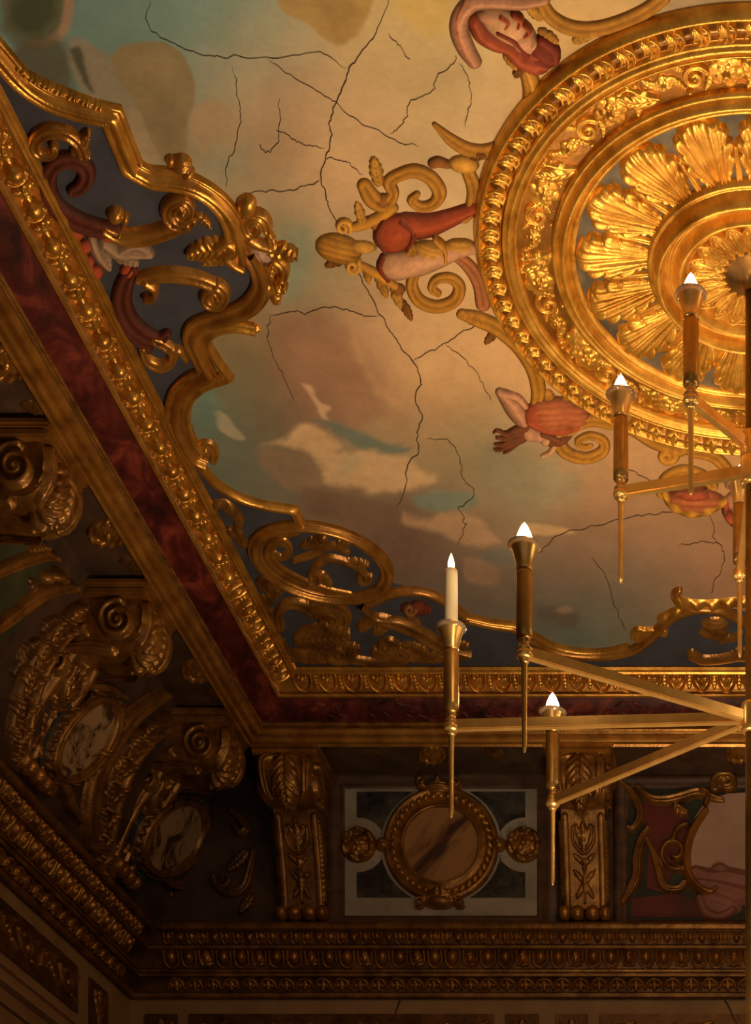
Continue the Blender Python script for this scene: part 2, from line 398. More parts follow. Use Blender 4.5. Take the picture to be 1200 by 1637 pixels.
SHP = [
 ([(0, -40), (110, -40), (112, 20), (95, 60), (70, 75), (40, 72), (0, 45)], (0.108, 0.106, 0.055), 16, 0.9, 6),
 ([(20, -20), (80, -20), (90, 20), (70, 50), (40, 55), (15, 30)], (0.05, 0.067, 0.036), 12, 0.8, 6),
 ([(100, -30), (116, -10), (114, 35), (95, 68), (60, 76), (40, 66), (70, 62), (92, 45), (100, 15)], (0.422, 0.262, 0.166), 5, 0.75, 3),
 ([(20, 60), (95, 55), (115, 90), (120, 150), (100, 165), (60, 150), (20, 110)], (0.095, 0.086, 0.055), 16, 0.85, 8),
 ([(110, 55), (150, 68), (185, 100), (215, 160), (232, 240), (205, 230), (185, 170), (140, 160), (108, 100)], (0.276, 0.215, 0.147), 10, 0.8, 6),
 ([(108, 78), (128, 76), (140, 120), (150, 152), (132, 132)], (0.041, 0.053, 0.034), 5, 0.8, 3),
 ([(177, 95), (190, 76), (230, 66), (262, 68), (295, 90), (312, 130), (308, 170), (300, 195), (300, 240), (295, 260), (250, 258), (222, 225), (215, 165), (190, 130)], (0.257, 0.199, 0.105), 2.5, 0.95, 2),
 ([(200, 90), (240, 78), (275, 90), (290, 120), (270, 135), (220, 120)], (0.358, 0.273, 0.154), 22, 0.6, 6),
 ([(240, 150), (285, 160), (290, 230), (262, 255), (235, 215)], (0.208, 0.162, 0.091), 24, 0.6, 6),
 ([(312, 165), (350, 160), (375, 185), (383, 215), (370, 250), (345, 258), (318, 240), (304, 200)], (0.382, 0.265, 0.161), 3, 0.7, 2),
 ([(205, 170), (225, 180), (240, 220), (258, 258), (232, 262), (212, 230)], (0.319, 0.258, 0.168), 3, 0.8, 2),
 ([(430, -30), (590, -30), (585, 30), (560, 66), (540, 74), (520, 66), (490, 40), (450, 18)], (0.411, 0.265, 0.086), 4, 0.85, 4),
 ([(500, -10), (570, 0), (570, 40), (545, 66), (520, 50)], (0.315, 0.2, 0.074), 18, 0.6, 6),
 ([(610, -30), (720, -30), (722, 40), (700, 62), (665, 55), (640, 30)], (0.588, 0.414, 0.131), 22, 0.8, 10),
 ([(430, 505), (500, 495), (560, 530), (600, 580), (625, 640), (600, 680), (545, 690), (490, 660), (440, 600)], (0.319, 0.178, 0.108), 26, 0.7, 14),
 ([(560, 530), (585, 560), (598, 600), (640, 650), (610, 640), (575, 590)], (0.598, 0.364, 0.19), 14, 0.5, 8),
 ([(480, 612), (498, 618), (510, 640), (530, 652), (520, 662), (526, 672), (512, 668), (500, 640)], (0.593, 0.385, 0.238), 4, 0.85, 3),
 ([(498, 672), (540, 674), (575, 690), (620, 708), (660, 715), (640, 728), (590, 725), (550, 705)], (0.134, 0.183, 0.155), 9, 0.85, 6),
 ([(340, 660), (350, 655), (368, 670), (392, 700), (380, 705), (352, 690)], (0.464, 0.41, 0.281), 4, 0.75, 3),
 ([(415, 712), (450, 704), (470, 682), (490, 678), (520, 690), (545, 712), (542, 725), (575, 720), (610, 722), (650, 732), (675, 750), (705, 772), (660, 782), (620, 790), (560, 780), (515, 770), (515, 748), (490, 728), (450, 712)], (0.636, 0.421, 0.231), 9, 0.8, 7),
 ([(412, 718), (440, 714), (485, 728), (512, 750), (516, 775), (480, 790), (440, 770), (415, 740)], (0.263, 0.181, 0.115), 9, 0.85, 8),
 ([(545, 730), (580, 728), (560, 760), (530, 765)], (0.433, 0.363, 0.224), 16, 0.7, 6),
 ([(480, 780), (540, 778), (600, 795), (640, 812), (700, 870), (720, 910), (640, 915), (560, 850), (490, 820)], (0.178, 0.107, 0.073), 16, 0.75, 10),
 ([(650, 792), (700, 785), (745, 782), (770, 800), (740, 815), (700, 818), (670, 812)], (0.172, 0.246, 0.198), 10, 0.75, 6),
 ([(640, 815), (680, 830), (705, 815), (750, 818), (790, 850), (800, 870), (740, 870), (690, 850), (645, 838)], (0.512, 0.321, 0.18), 9, 0.7, 7),
 ([(835, 833), (870, 836), (918, 848), (905, 856), (835, 855)], (0.671, 0.43, 0.204), 5, 0.7, 3),
 ([(740, 890), (770, 893), (800, 910), (795, 935), (745, 930)], (0.319, 0.198, 0.13), 7, 0.7, 4),
 ([(770, 880), (830, 876), (860, 890), (800, 905), (775, 900)], (0.158, 0.172, 0.144), 9, 0.7, 5),
 ([(860, 965), (905, 968), (930, 985), (915, 1005), (880, 995), (850, 985)], (0.113, 0.09, 0.069), 9, 0.75, 5),
 ([(885, 975), (905, 966), (918, 975), (900, 982)], (0.378, 0.246, 0.162), 5, 0.6, 3),
 ([(760, 700), (900, 740), (930, 780), (880, 820), (800, 820), (760, 770)], (0.304, 0.286, 0.187), 34, 0.6, 16),
 ([(440, 370), (490, 360), (505, 400), (480, 470), (455, 490), (450, 430)], (0.226, 0.301, 0.225), 24, 0.7, 10),
 ([(318, 600), (345, 610), (350, 680), (330, 700), (300, 660)], (0.137, 0.229, 0.194), 18, 0.7, 6),
 ([(330, 220), (400, 240), (380, 290), (330, 270)], (0.276, 0.285, 0.207), 22, 0.6, 8),
]
GROUND = [(-80,40),(0,85),(35,125),(75,152),(178,180),(211,262),(240,278),(310,292),(345,315),(380,385),(400,410),(416,440),(402,482),(340,508),(307,540),(338,596),(310,606),(285,630),(278,665),(300,720),(320,735),(340,765),(375,790),(470,811),(480,835),(560,850),(610,890),(622,930),(680,945),(745,990),(825,1005),(885,1040),(930,1048),(1010,1038),(1055,1005),(1085,972),(1150,968),(1202,980),(1202,1400),(300,1400),(-80,260)]
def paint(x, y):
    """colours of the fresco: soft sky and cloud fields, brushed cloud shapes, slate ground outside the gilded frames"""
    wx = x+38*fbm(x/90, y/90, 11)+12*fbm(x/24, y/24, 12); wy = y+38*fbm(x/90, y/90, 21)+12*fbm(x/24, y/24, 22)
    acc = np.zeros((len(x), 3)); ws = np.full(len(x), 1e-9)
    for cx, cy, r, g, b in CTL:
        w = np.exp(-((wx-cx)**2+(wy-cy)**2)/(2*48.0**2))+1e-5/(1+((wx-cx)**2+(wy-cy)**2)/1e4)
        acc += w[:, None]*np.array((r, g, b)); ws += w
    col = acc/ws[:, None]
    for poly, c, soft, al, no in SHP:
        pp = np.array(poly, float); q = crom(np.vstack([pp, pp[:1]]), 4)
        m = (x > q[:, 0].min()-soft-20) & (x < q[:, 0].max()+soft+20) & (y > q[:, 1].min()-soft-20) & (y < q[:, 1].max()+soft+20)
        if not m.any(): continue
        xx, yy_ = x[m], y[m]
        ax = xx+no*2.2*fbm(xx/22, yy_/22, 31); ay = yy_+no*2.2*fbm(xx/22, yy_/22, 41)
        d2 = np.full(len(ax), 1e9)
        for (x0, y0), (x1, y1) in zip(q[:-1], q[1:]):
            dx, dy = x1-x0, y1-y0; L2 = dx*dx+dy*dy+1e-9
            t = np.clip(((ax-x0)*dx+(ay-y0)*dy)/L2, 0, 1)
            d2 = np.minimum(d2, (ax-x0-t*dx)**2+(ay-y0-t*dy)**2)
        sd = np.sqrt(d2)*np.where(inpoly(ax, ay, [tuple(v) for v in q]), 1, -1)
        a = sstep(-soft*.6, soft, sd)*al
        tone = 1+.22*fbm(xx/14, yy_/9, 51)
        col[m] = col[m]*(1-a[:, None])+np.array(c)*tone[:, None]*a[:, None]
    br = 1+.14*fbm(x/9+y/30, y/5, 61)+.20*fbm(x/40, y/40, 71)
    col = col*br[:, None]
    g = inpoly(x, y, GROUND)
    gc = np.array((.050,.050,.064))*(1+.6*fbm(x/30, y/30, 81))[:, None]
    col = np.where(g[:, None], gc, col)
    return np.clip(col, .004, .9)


# ------------------------------------------------------------------ ceiling, walls, floor
xs = np.concatenate([np.arange(-XI-.1, .30, .0085), np.arange(.30, XI+.12, .04)])
ys = np.concatenate([np.arange(-.6, 6.0, .2), np.arange(6.0, YI+.12, .0085)])
Xg, Yg = np.meshgrid(xs, ys)
Pg = np.stack([Xg, Yg, np.full(Xg.shape, H+EYE)], -1).reshape(-1, 3)
ia = np.arange(Xg.size).reshape(Xg.shape)
Qg = np.stack([ia[:-1, :-1], ia[1:, :-1], ia[1:, 1:], ia[:-1, 1:]], -1).reshape(-1, 4)
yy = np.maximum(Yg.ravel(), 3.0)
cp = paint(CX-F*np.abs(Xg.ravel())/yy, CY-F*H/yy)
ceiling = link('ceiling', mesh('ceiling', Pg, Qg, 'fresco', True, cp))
tag(ceiling, 'painted sky fresco ceiling with cracked plaster', None, None, 'structure')

def strip(name, prof, bx, by, bz, side, m, parent=None, y0=-.6, smooth=False):
    """moulding that runs round the room: prof = (outward, down) metres; mitred at the corner"""
    pr = np.array(prof, float); k = len(pr)
    A = np.zeros((k, 3)); B = np.zeros((k, 3))
    z = bz-pr[:, 1]+EYE
    if side == 'left':
        A = np.stack([-(bx+pr[:, 0]), np.full(k, y0), z], 1); B = np.stack([-(bx+pr[:, 0]), by+pr[:, 0], z], 1)
    elif side == 'right':
        A = np.stack([bx+pr[:, 0], by+pr[:, 0], z], 1); B = np.stack([bx+pr[:, 0], np.full(k, y0), z], 1)
    else:
        A = np.stack([-(bx+pr[:, 0]), by+pr[:, 0], z], 1); B = np.stack([bx+pr[:, 0], by+pr[:, 0], z], 1)
    V = np.concatenate([A, B]); j = np.arange(k-1)
    Q = np.stack([j, j+1, k+j+1, k+j], 1)
    c = V[Q].mean(1).mean(0); a_, b_, c_ = V[Q[:, 0]], V[Q[:, 1]], V[Q[:, 2]]
    nn = np.cross(b_-a_, c_-a_).sum(0)
    if nn@(np.array([0, 5, 2.])-c) < 0: Q = Q[:, ::-1].copy()
    return link(name, mesh(name, V, Q, m, smooth), parent)
UD, LD = (.849, .528), (.465, .885)            # slope directions (outward, down) of the two cornices
def sl(pts, d): return [(s*d[0]-n*d[1], s*d[1]+n*d[0]) for s, n in pts]
def arc(s0, s1, n0, bulge, k=8):
    return [(s0+(s1-s0)*i/k, n0+bulge*math.sin(PI*i/k)) for i in range(k+1)]
SU = .546
def U(t): return t*SU
fil_in = sl([(0,-.02), (0,.012), (U(.03),.020), (U(.055),.020), (U(.06),.008), (U(.088),.012), (U(.09),-.012)], UD)
bead_b = sl([(U(.09),-.012)]+arc(U(.10), U(.33), -.012, -.020)+[(U(.335),.012)], UD)
fil_md = sl([(U(.335),.0), (U(.338),.014), (U(.355),.020), (U(.38),.016), (U(.385),.0)], UD)
red_b = sl([(U(.384),.002)]+arc(U(.39), U(.695), .002, .012)+[(U(.70),.002)], UD)
fil_dk = sl([(U(.70),.002), (U(.702),.018), (U(.725),.020), (U(.73),.006), (U(.755),.006), (U(.76),.024)], UD)
gold_m = sl([(U(.76),.02), (U(.77),.034)]+arc(U(.78), U(.86), .036, .012, 5)+[(U(.865),.028)]+arc(U(.87), U(.97), .030, .022, 7)+[(U(1.0),.036), (U(1.01),.0), (U(1.01),-.05)], UD)
soff_l = [(.0773*H-.01, .044*H), (.14*H, .044*H)]
soff_b = [(.0773*H-.01, .044*H), (.17*H, .044*H)]
dk_m = [(0,0), (0,.03), (.02,.05), (.03,.075), (.055,.085), (.06,.11), (.08,.12), (.085,.14)]
SLW = .529
def Lw(t): return t*SLW
lc = dict(
 top_fillet=sl([(0,-.20), (0,.0), (Lw(.02),.018), (Lw(.07),.018), (Lw(.10),.002), (Lw(.105),-.01)], LD),
 leaf_band=sl([(Lw(.105),-.012)]+arc(Lw(.11), Lw(.28), -.012, -.012, 6)+[(Lw(.285),.008)], LD),
 fillet=sl([(Lw(.285),.0), (Lw(.29),.016), (Lw(.325),.018), (Lw(.33),.002), (Lw(.352),-.004)], LD),
 egg_band=sl([(Lw(.352),-.008)]+arc(Lw(.355), Lw(.595), -.008, -.016, 6)+[(Lw(.60),.006)], LD),
 double_fillet=sl([(Lw(.60),.0), (Lw(.605),.014), (Lw(.63),.018), (Lw(.64),.004), (Lw(.66),.012), (Lw(.69),.016), (Lw(.705),.0)], LD),
 tongue_band=sl([(Lw(.705),-.012)]+arc(Lw(.71), Lw(.905), -.012, -.016, 6)+[(Lw(.91),.002)], LD),
 base_fillet=sl([(Lw(.91),.0), (Lw(.915),.014), (Lw(.96),.020), (Lw(.99),.010), (Lw(1.0),-.02)], LD))
trims = {}
for side, nm, lab in (('left', 'trim_1', 'upper gilded cornice with red band along the left of the ceiling'), ('back', 'trim_2', 'upper gilded cornice with red band along the far edge of the ceiling'), ('right', 'trim_3', 'upper gilded cornice on the right')):
    t = tag(empty(nm), lab, None, None, 'structure'); trims['u'+side] = t
    strip('inner_fillet', fil_in, XI, YI, H, side, 'gold_aged', t)
    strip('bead_band', bead_b, XI, YI, H, side, 'gold_brown', t)
    strip('middle_fillet', fil_md, XI, YI, H, side, 'gold_aged', t)
    strip('red_band', red_b, XI, YI, H, side, 'porphyry', t, smooth=True)
    strip('dark_fillet', fil_dk, XI, YI, H, side, 'gilt_wood', t)
    strip('outer_moulding', gold_m, XI, YI, H, side, 'gold_brown', t)
    strip('soffit', soff_b if side == 'back' else soff_l, XI, YI, H, side, 'dark_wood', t)
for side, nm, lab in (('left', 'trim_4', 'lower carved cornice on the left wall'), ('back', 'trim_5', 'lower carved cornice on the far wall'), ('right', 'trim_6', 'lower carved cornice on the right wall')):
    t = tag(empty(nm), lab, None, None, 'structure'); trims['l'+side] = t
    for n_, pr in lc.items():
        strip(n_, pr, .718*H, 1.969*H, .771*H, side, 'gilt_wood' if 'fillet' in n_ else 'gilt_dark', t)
# walls
def quad_obj(name, P, m, parent=None):
    return link(name, mesh(name, P, [(0,1,2,3)], m, False), parent)
zc0, zc1 = .952*H+EYE, .765*H+EYE
wl = tag(empty('wall_left'), 'dark left wall with sloping cove and ochre frieze below', None, None, 'structure')
quad_obj('cove', [(-.64*H, -.6, zc0+.02), (-.64*H, YB, zc0+.02), (-.64*H-.082*H*1.06, YB, zc1), (-.64*H-.082*H*1.06, -.6, zc1)], 'dark_wood', wl)
quad_obj('frieze', [(-.762*H, -.6, .80*H+EYE), (-.762*H, 2.012*H, .80*H+EYE), (-.762*H, 2.012*H, 0), (-.762*H, -.6, 0)], 'ochre_wall', wl)
wb = tag(empty('wall_back'), 'dark far wall with painted panels and ochre frieze below', None, None, 'structure')
quad_obj('upper_wall', [(-.75*H, YB, H+EYE), (.75*H, YB, H+EYE), (.75*H, YB, .74*H+EYE), (-.75*H, YB, .74*H+EYE)], 'dark_wood', wb)
quad_obj('frieze', [(-.762*H, 2.012*H, .80*H+EYE), (.762*H, 2.012*H, .80*H+EYE), (.762*H, 2.012*H, 0), (-.762*H, 2.012*H, 0)], 'ochre_wall', wb)
wr = tag(empty('wall_right'), 'dark right wall', None, None, 'structure')
quad_obj('cove', [(.64*H, -.6, zc0+.02), (.64*H, YB, zc0+.02), (.64*H+.082*H*1.06, YB, zc1), (.64*H+.082*H*1.06, -.6, zc1)], 'dark_wood', wr)
quad_obj('frieze', [(.762*H, -.6, .80*H+EYE), (.762*H, 2.012*H, .80*H+EYE), (.762*H, 2.012*H, 0), (.762*H, -.6, 0)], 'ochre_wall', wr)
fl = link('floor', mesh('floor', box(-.78*H, .78*H, -.8, 2.03*H, -.12, 0)[0], box(0,1,0,1,0,1)[1], 'floor_wood', False))
tag(fl, 'polished wooden floor', None, None, 'structure')

# ------------------------------------------------------------------ ceiling medallion
MC = Vector((0, MEDY, H+EYE))
med = tag(empty('ceiling_medallion', MC), 'large round gilded ceiling rose with acanthus leaves around the chandelier rod', 'medallion')
def ring(name, prof, m, n=160):
    V, Fc = lathe([(r, -z) for r, z in prof], n)
    return link(name, mesh(name, V, np.array(Fc), m, True), med, loc=(0,0,0))
def chain(*segs):
    out = []
    for s in segs: out += s
    return out
def rarc(r0, r1, z0, h, k=8): return [(r0+(r1-r0)*i/k, z0+h*math.sin(PI*i/k)) for i in range(k+1)]
stone_disc = ring('stone_disc', [(.0,.012), (.83,.012)], 'grey_stone')
ring('inner_moulding', chain([(.805,.0), (.806,.03)], rarc(.808,.835,.03,.012,5), [(.838,.028)], rarc(.84,.885,.03,.035,8), [(.888,.03), (.895,.045), (.907,.047), (.912,.03), (.915,.01)]), 'gold_leaf')
flower_bed = ring('flower_bed', [(.91,.014), (1.075,.014)], 'gold_brown')
ring('middle_moulding', chain([(1.068,.01), (1.07,.04)], rarc(1.074,1.086,.042,.008,4), rarc(1.088,1.125,.036,.018,6), [(1.128,.045), (1.133,.045), (1.136,.012)]), 'gold_leaf')
ring('dark_groove', chain([(1.134,.012)], rarc(1.136,1.152,.02,.016,4), [(1.154,.008)]), 'gold_brown')
gadroon_bed = ring('gadroon_bed', chain([(1.150,.006)], rarc(1.155,1.225,.02,.03,8), [(1.227,.012)]), 'gilt_wood')  # flower and gadroon beds in darker gilt: crevice shade put into the colour
ring('outer_moulding', chain([(1.222,.0), (1.224,.04)], rarc(1.226,1.25,.04,.014,5), [(1.256,.03), (1.26,.0)]), 'gold_leaf')
ring('rose_torus', chain([(.365,.0), (.366,.05)], rarc(.372,.395,.05,.015,4), rarc(.398,.455,.055,.055,9), [(.458,.045), (.462,.05), (.476,.045), (.480,.01)]), 'gold_leaf')
ring('rose_step', chain([(.280,.02), (.281,.06)], rarc(.284,.30,.06,.012,4), rarc(.302,.352,.062,.04,8), [(.356,.055), (.368,.05)]), 'gold_leaf')
rose_bed = ring('rose_bed', [(.0,.05), (.10,.05), (.286,.03)], 'gold_brown', 64)
def radial(nm, me, n, r, a0=0, z=0, tilt=0, par=None, zs=.62):
    for k in range(n):
        a = a0+2*PI*k/n
        M = Matrix.Rotation(a, 4, 'Z') @ Matrix.Translation((r, 0, -z)) @ Matrix.Rotation(PI, 4, 'X') @ Matrix.Rotation(tilt, 4, 'Y') @ Matrix.Diagonal((1, 1, zs, 1))
        o = bpy.data.objects.new(nm, me); COL.objects.link(o); o.parent = par or med; o.matrix_basis = M
# acanthus leaf, drawn along +x from the rose outwards
def acanthus():
    def ev(X, Y):
        t = X/.34; s = np.abs(Y)
        tt = np.clip(t, 0, 1)
        env = .060+.066*np.sin(PI*np.clip((tt-.10)/1.05, 0, 1))**.6
        env = np.where(tt > .78, env*np.clip(1-((tt-.78)/.225)**2.4, 0.0, 1)**.5, env)
        lob = np.abs(np.cos(PI*(tt*4.6-s*5.0)))**.5
        env = env*(.76+.24*lob)
        e = 1-(s/np.maximum(env, .002))**2
        e = np.where(t < 0, -1, e); e = np.where(t > 1, -(t-1)*30, e); e = np.maximum(e, -2)
        fl_ = .020+.034*tt**1.3-.022*np.clip((tt-.80)/.2, 0, 1)**2
        vein = .0075*np.cos(PI*14*np.arctan2(s, .10+X))*np.clip(s/.012, 0, 1)
        mid = -.014*np.exp(-(s/.010)**2)*(1-tt)
        cup = .020*(s/.10)**2*np.sin(PI*tt)
        h = np.where(e > 0, np.abs(e)**.3*(fl_+vein+mid+cup), e*.03)
        return h
    return dict(ev=ev, bb=(-.01, .352, -.135, .135), col=0, h=.06)
radial('acanthus_leaf', relief_mesh('acanthus_leaf', [acanthus()], LOC, .0040, 'gold_leaf', sink=-.008), 16, .462, -PI/2-math.radians(17), .008, zs=.9)
radial('leaf_dart', relief_mesh('leaf_dart', [stroke([(0,0,.018), (.10,0,.012), (.17,0,.009)], .035, 'groove'), ell(.175,0,.014,.012,0,.03)], LOC, .004, 'gold_leaf'), 16, .465, -PI/2-math.radians(17)+PI/16, .01)
# petals of the rose's heart
radial('petal', relief_mesh('petal', [ell(.088,0,.085,.036,0,.040,0,.45), stroke([(.01,-.006,.008),(.06,-.034,.009),(.12,-.038,.010),(.165,-.018,.010),(.178,0,.010),(.165,.018,.010),(.12,.038,.010),(.06,.034,.009),(.01,.006,.008)], .046), stroke([(.0,0,.007),(.15,0,.006)], .050,n=1), stroke([(.01,0,.005),(.13,-.018,.005)], .046,n=1), stroke([(.01,0,.005),(.13,.018,.005)], .046,n=1)], LOC, .0032, 'gold_leaf'), 20, .118, 0, .042, tilt=-.05, par=rose_bed)
# gadroon ring: curled leaf pieces
def gadroon():
    pr = [ell(.004, 0, .046, .040, .25, .062, 0, .5, .10, 4)]
    pr.append(stroke([(-.040,-.020,.009),(-.022,-.040,.012),(.010,-.044,.012),(.036,-.026,.009)], .066))
    pr.append(stroke([(-.038,.004,.006),(-.010,-.012,.008),(.026,-.006,.008),(.042,.012,.005)], .072))
    pr.append(stroke([(-.026,.026,.006),(.0,.012,.008),(.026,.018,.006)], .066))
    pr.append(ell(-.036,-.004,.014,.014,0,.06))
    return pr
radial('gadroon', relief_mesh('gadroon', gadroon(), LOC, .0036, 'gold_leaf'), 72, 1.188, 0, .018, par=gadroon_bed)
# flower band
fl_me = relief_mesh('band_flower', [rosette(0,0,.074,.078,.060,6,rings=3)], LOC, .0034, 'gold_leaf')
bud_me = relief_mesh('band_bud', [rosette(0,0,.040,.042,.045,5,rings=2), leaf(-.02,.03,.05,.075,.020,.03,3), leaf(.02,-.03,-.05,-.075,.020,.03,3)], LOC, .0034, 'gold_leaf')
lf_me = relief_mesh('band_leaf', [leaf(-.060,-.060,.058,.062,.042,.052,3,bend=.12,vein=.14), leaf(.0,-.05,-.062,.045,.030,.042,3,bend=-.1,vein=.14), ell(.045,-.035,.018,.018,0,.036), ell(.062,-.005,.013,.013,0,.03), stroke([(-.06,-.07,.009),(-.01,-.03,.010),(.05,.0,.010),(.06,.05,.008)], .030)], LOC, .0034, 'gold_leaf')
sc_me = relief_mesh('band_scroll', [stroke(spiral(.0,.0,.055,.008,-1.2,1.35,.015,.008), .042,'groove'), leaf(.02,-.06,-.055,-.035,.022,.036,3,bend=.15), leaf(.03,.045,.062,.09,.018,.03,3), ell(0,0,.014,.014,0,.045), ell(-.062,.03,.012,.016,0,.034)], LOC, .0034, 'gold_leaf')
NB = 12
for k in range(NB):
    a = 2*PI*k/NB-.10
    for me, da, nm, rr in ((fl_me, 0, 'band_flower', .992), (lf_me, .131, 'band_leaf', .990), (bud_me, .262, 'band_bud', .996), (sc_me, .393, 'band_scroll', .990)):
        M = Matrix.Rotation(a+da, 4, 'Z') @ Matrix.Translation((rr, 0, -.012)) @ Matrix.Rotation(PI, 4, 'X') @ Matrix.Rotation(random.uniform(-.25, .25), 4, 'Z') @ Matrix.Diagonal((1, 1, .62, 1))
        o = bpy.data.objects.new(nm, me); COL.objects.link(o); o.parent = flower_bed; o.matrix_basis = M

# ------------------------------------------------------------------ chandelier
chan = tag(empty('chandelier', (0, MEDY, H+EYE-.05)), 'tall brass chandelier with slim arms and flame bulbs on a central rod', 'chandelier')
CHL = Vector(chan.location)
def cpart(name, VF, m, parent=None, loc=(0,0,0), smooth=True):
    o = link(name, mesh(name, VF[0], VF[1], m, smooth), parent if parent else chan, loc=loc); return o
cpart('canopy', lathe(smooth_prof([(.0,.005), (.127,.004), (.128,-.008), (.118,-.016), (.09,-.028), (.05,-.045), (.034,-.07), (.028,-.09)], 4), 40), 'bronze')
ZT = {k: v for k, v in dict(low=(CY-1148)/F*MEDY, up1=(CY-753)/F*MEDY, up2=(CY-716)/F*MEDY).items()}
ADDED_BOWL = .55
cpart('rod', lathe([(.0,0), (.026,0), (.026,-(H-.05-ADDED_BOWL)), (.0,-(H-.05-ADDED_BOWL))], 20), 'bronze')
def z_c(z): return z-(H-.05)
for zz in ZT.values():
    cpart('hub', lathe(smooth_prof([(.026,-.07), (.045,-.062), (.05,-.03), (.05,.03), (.045,.062), (.026,.07)], 3), 24), 'brass', loc=(0,0,z_c(zz)))
# shared meshes for a holder
hold = {
 'node_collar': (lathe(smooth_prof([(.004,-.05), (.018,-.045), (.024,-.03), (.034,-.022), (.037,-.008), (.030,.004), (.034,.014), (.024,.026), (.020,.040), (.026,.050), (.026,.058)], 3), 20), 'brass'),
 'drop_rod': (lathe([(.0,-.43), (.006,-.425), (.011,-.40), (.012,-.2), (.014,-.05), (.016,-.035)], 12), 'brass'),
 'tube': (lathe([(.026,.055), (.035,.060), (.036,.10), (.035,.33), (.033,.342), (.026,.346)], 24), 'brass_dark'),
 'cup': (lathe(smooth_prof([(.024,.346), (.034,.352), (.036,.366), (.040,.39), (.050,.425), (.059,.452), (.060,.456), (.055,.455), (.042,.42), (.02,.40), (.0,.398)], 3), 28), 'brass'),
 'drip_ring': (lathe([(.052,.440), (.070,.452), (.072,.456), (.068,.458), (.052,.447)], 24), 'crystal'),
 'bulb': (lathe(smooth_prof([(.010,.405), (.028,.44), (.035,.468), (.030,.500), (.015,.535), (.0,.556)], 4), 20), 'bulb_glow'),
}
hold = {k: mesh(k, v[0], np.array(v[1]), m) for k, (v, m) in hold.items()}
hold['bulb_low'] = hold['bulb'].copy(); hold['bulb_low'].materials[0] = MATS['bulb_strong']
def arm_bar(p, q):
    d = Vector(q)-Vector(p); L = d.length
    V, Fc = bbox_bevel(.02, L, -.017, .017, -.024, .024, .004)
    a = math.atan2(d.y, d.x); c, s = math.cos(a), math.sin(a)
    return [(x*c-y*s+p[0], x*s+y*c+p[1], z+p[2]) for x, y, z in V], Fc
HOLD = []
def holder(x, y, z, hubz, candle=False):
    """x, y from the rod, z above the eye; the node sits on the end of its arm"""
    o = cpart('arm', arm_bar((0, 0, z_c(hubz)), (x, y, z_c(z))), 'brass', smooth=False)
    h = link('candle_holder', hold['tube'], chan, loc=(x, y, z_c(z)))
    for k in ('node_collar', 'drop_rod', 'cup', 'drip_ring')+(() if candle else ('bulb',)):
        link(k, hold['bulb_low' if k == 'bulb' and hubz < 4.5 else k], h, loc=(0,0,0))
    HOLD.append((x, y, z))
def at_node(px, py, hubz):
    D = F*hubz/(CY-py); return ((px-CX)/F*D, D-MEDY, hubz)
nodes = [(721, 1160, 'low', True), (838, 1043, 'low', False), (883, 1281, 'low', False), (992, 787, 'up1', False), (1104, 637, 'up2', False), (1182, 917, 'up1', False)]
for px, py, hz, cd in nodes:
    holder(*at_node(px, py, ZT[hz]), ZT[hz], cd)
for px, py, hz, cd in nodes[:5]:
    x, y, z = at_node(px, py, ZT[hz]); holder(-x*(1.0 if px != 1104 else 1.6), y, z, ZT[hz], False)
# unseen bowl added below the frame; holds an added spot that lights the ceiling
cpart('added_bowl', lathe(smooth_prof([(.0,-.30), (.25,-.27), (.55,-.15), (.74,.0), (.76,.015), (.735,.01), (.53,-.13), (.24,-.24), (.0,-.27)], 3), 40), 'brass', loc=(0,0,z_c(ADDED_BOWL)))
ld = bpy.data.lights.new('added_uplight', 'SPOT'); ld.energy = ADDED_UPLIGHT_W; ld.color = WARM
ld.spot_size = math.radians(106); ld.spot_blend = .8; ld.shadow_soft_size = .66
lo = bpy.data.objects.new('added_uplight', ld); COL.objects.link(lo); lo.parent = chan
lo.location = (0, 0, z_c(ADDED_BOWL)+.04); lo.rotation_euler = (PI, 0, 0)
# the wax candle standing in its holder
x, y, z = at_node(721, 1160, ZT['low'])
cd = tag(empty('candle', (x, MEDY+y, z+EYE+.40)), 'lit white wax candle standing in the chandelier\'s leftmost holder', 'candle')
link('wax_stick', mesh('wax_stick', *[f(v) for f, v in zip((np.array, np.array), lathe(smooth_prof([(.0,.0), (.030,.0), (.031,.10), (.030,.30), (.027,.318), (.018,.314), (.0,.310)], 3), 24))], 'wax'), cd, loc=(0,0,0))
link('wick', mesh('wick', *lathe([(.0,.30), (.003,.30), (.003,.33), (.0,.332)], 8), 'wick'), cd, loc=(0,0,0))
link('flame', mesh('flame', *lathe(smooth_prof([(.0,.322), (.010,.330), (.0155,.345), (.013,.365), (.006,.388), (.0,.402)], 4), 16), 'flame_glow'), cd, loc=(0,0,0))

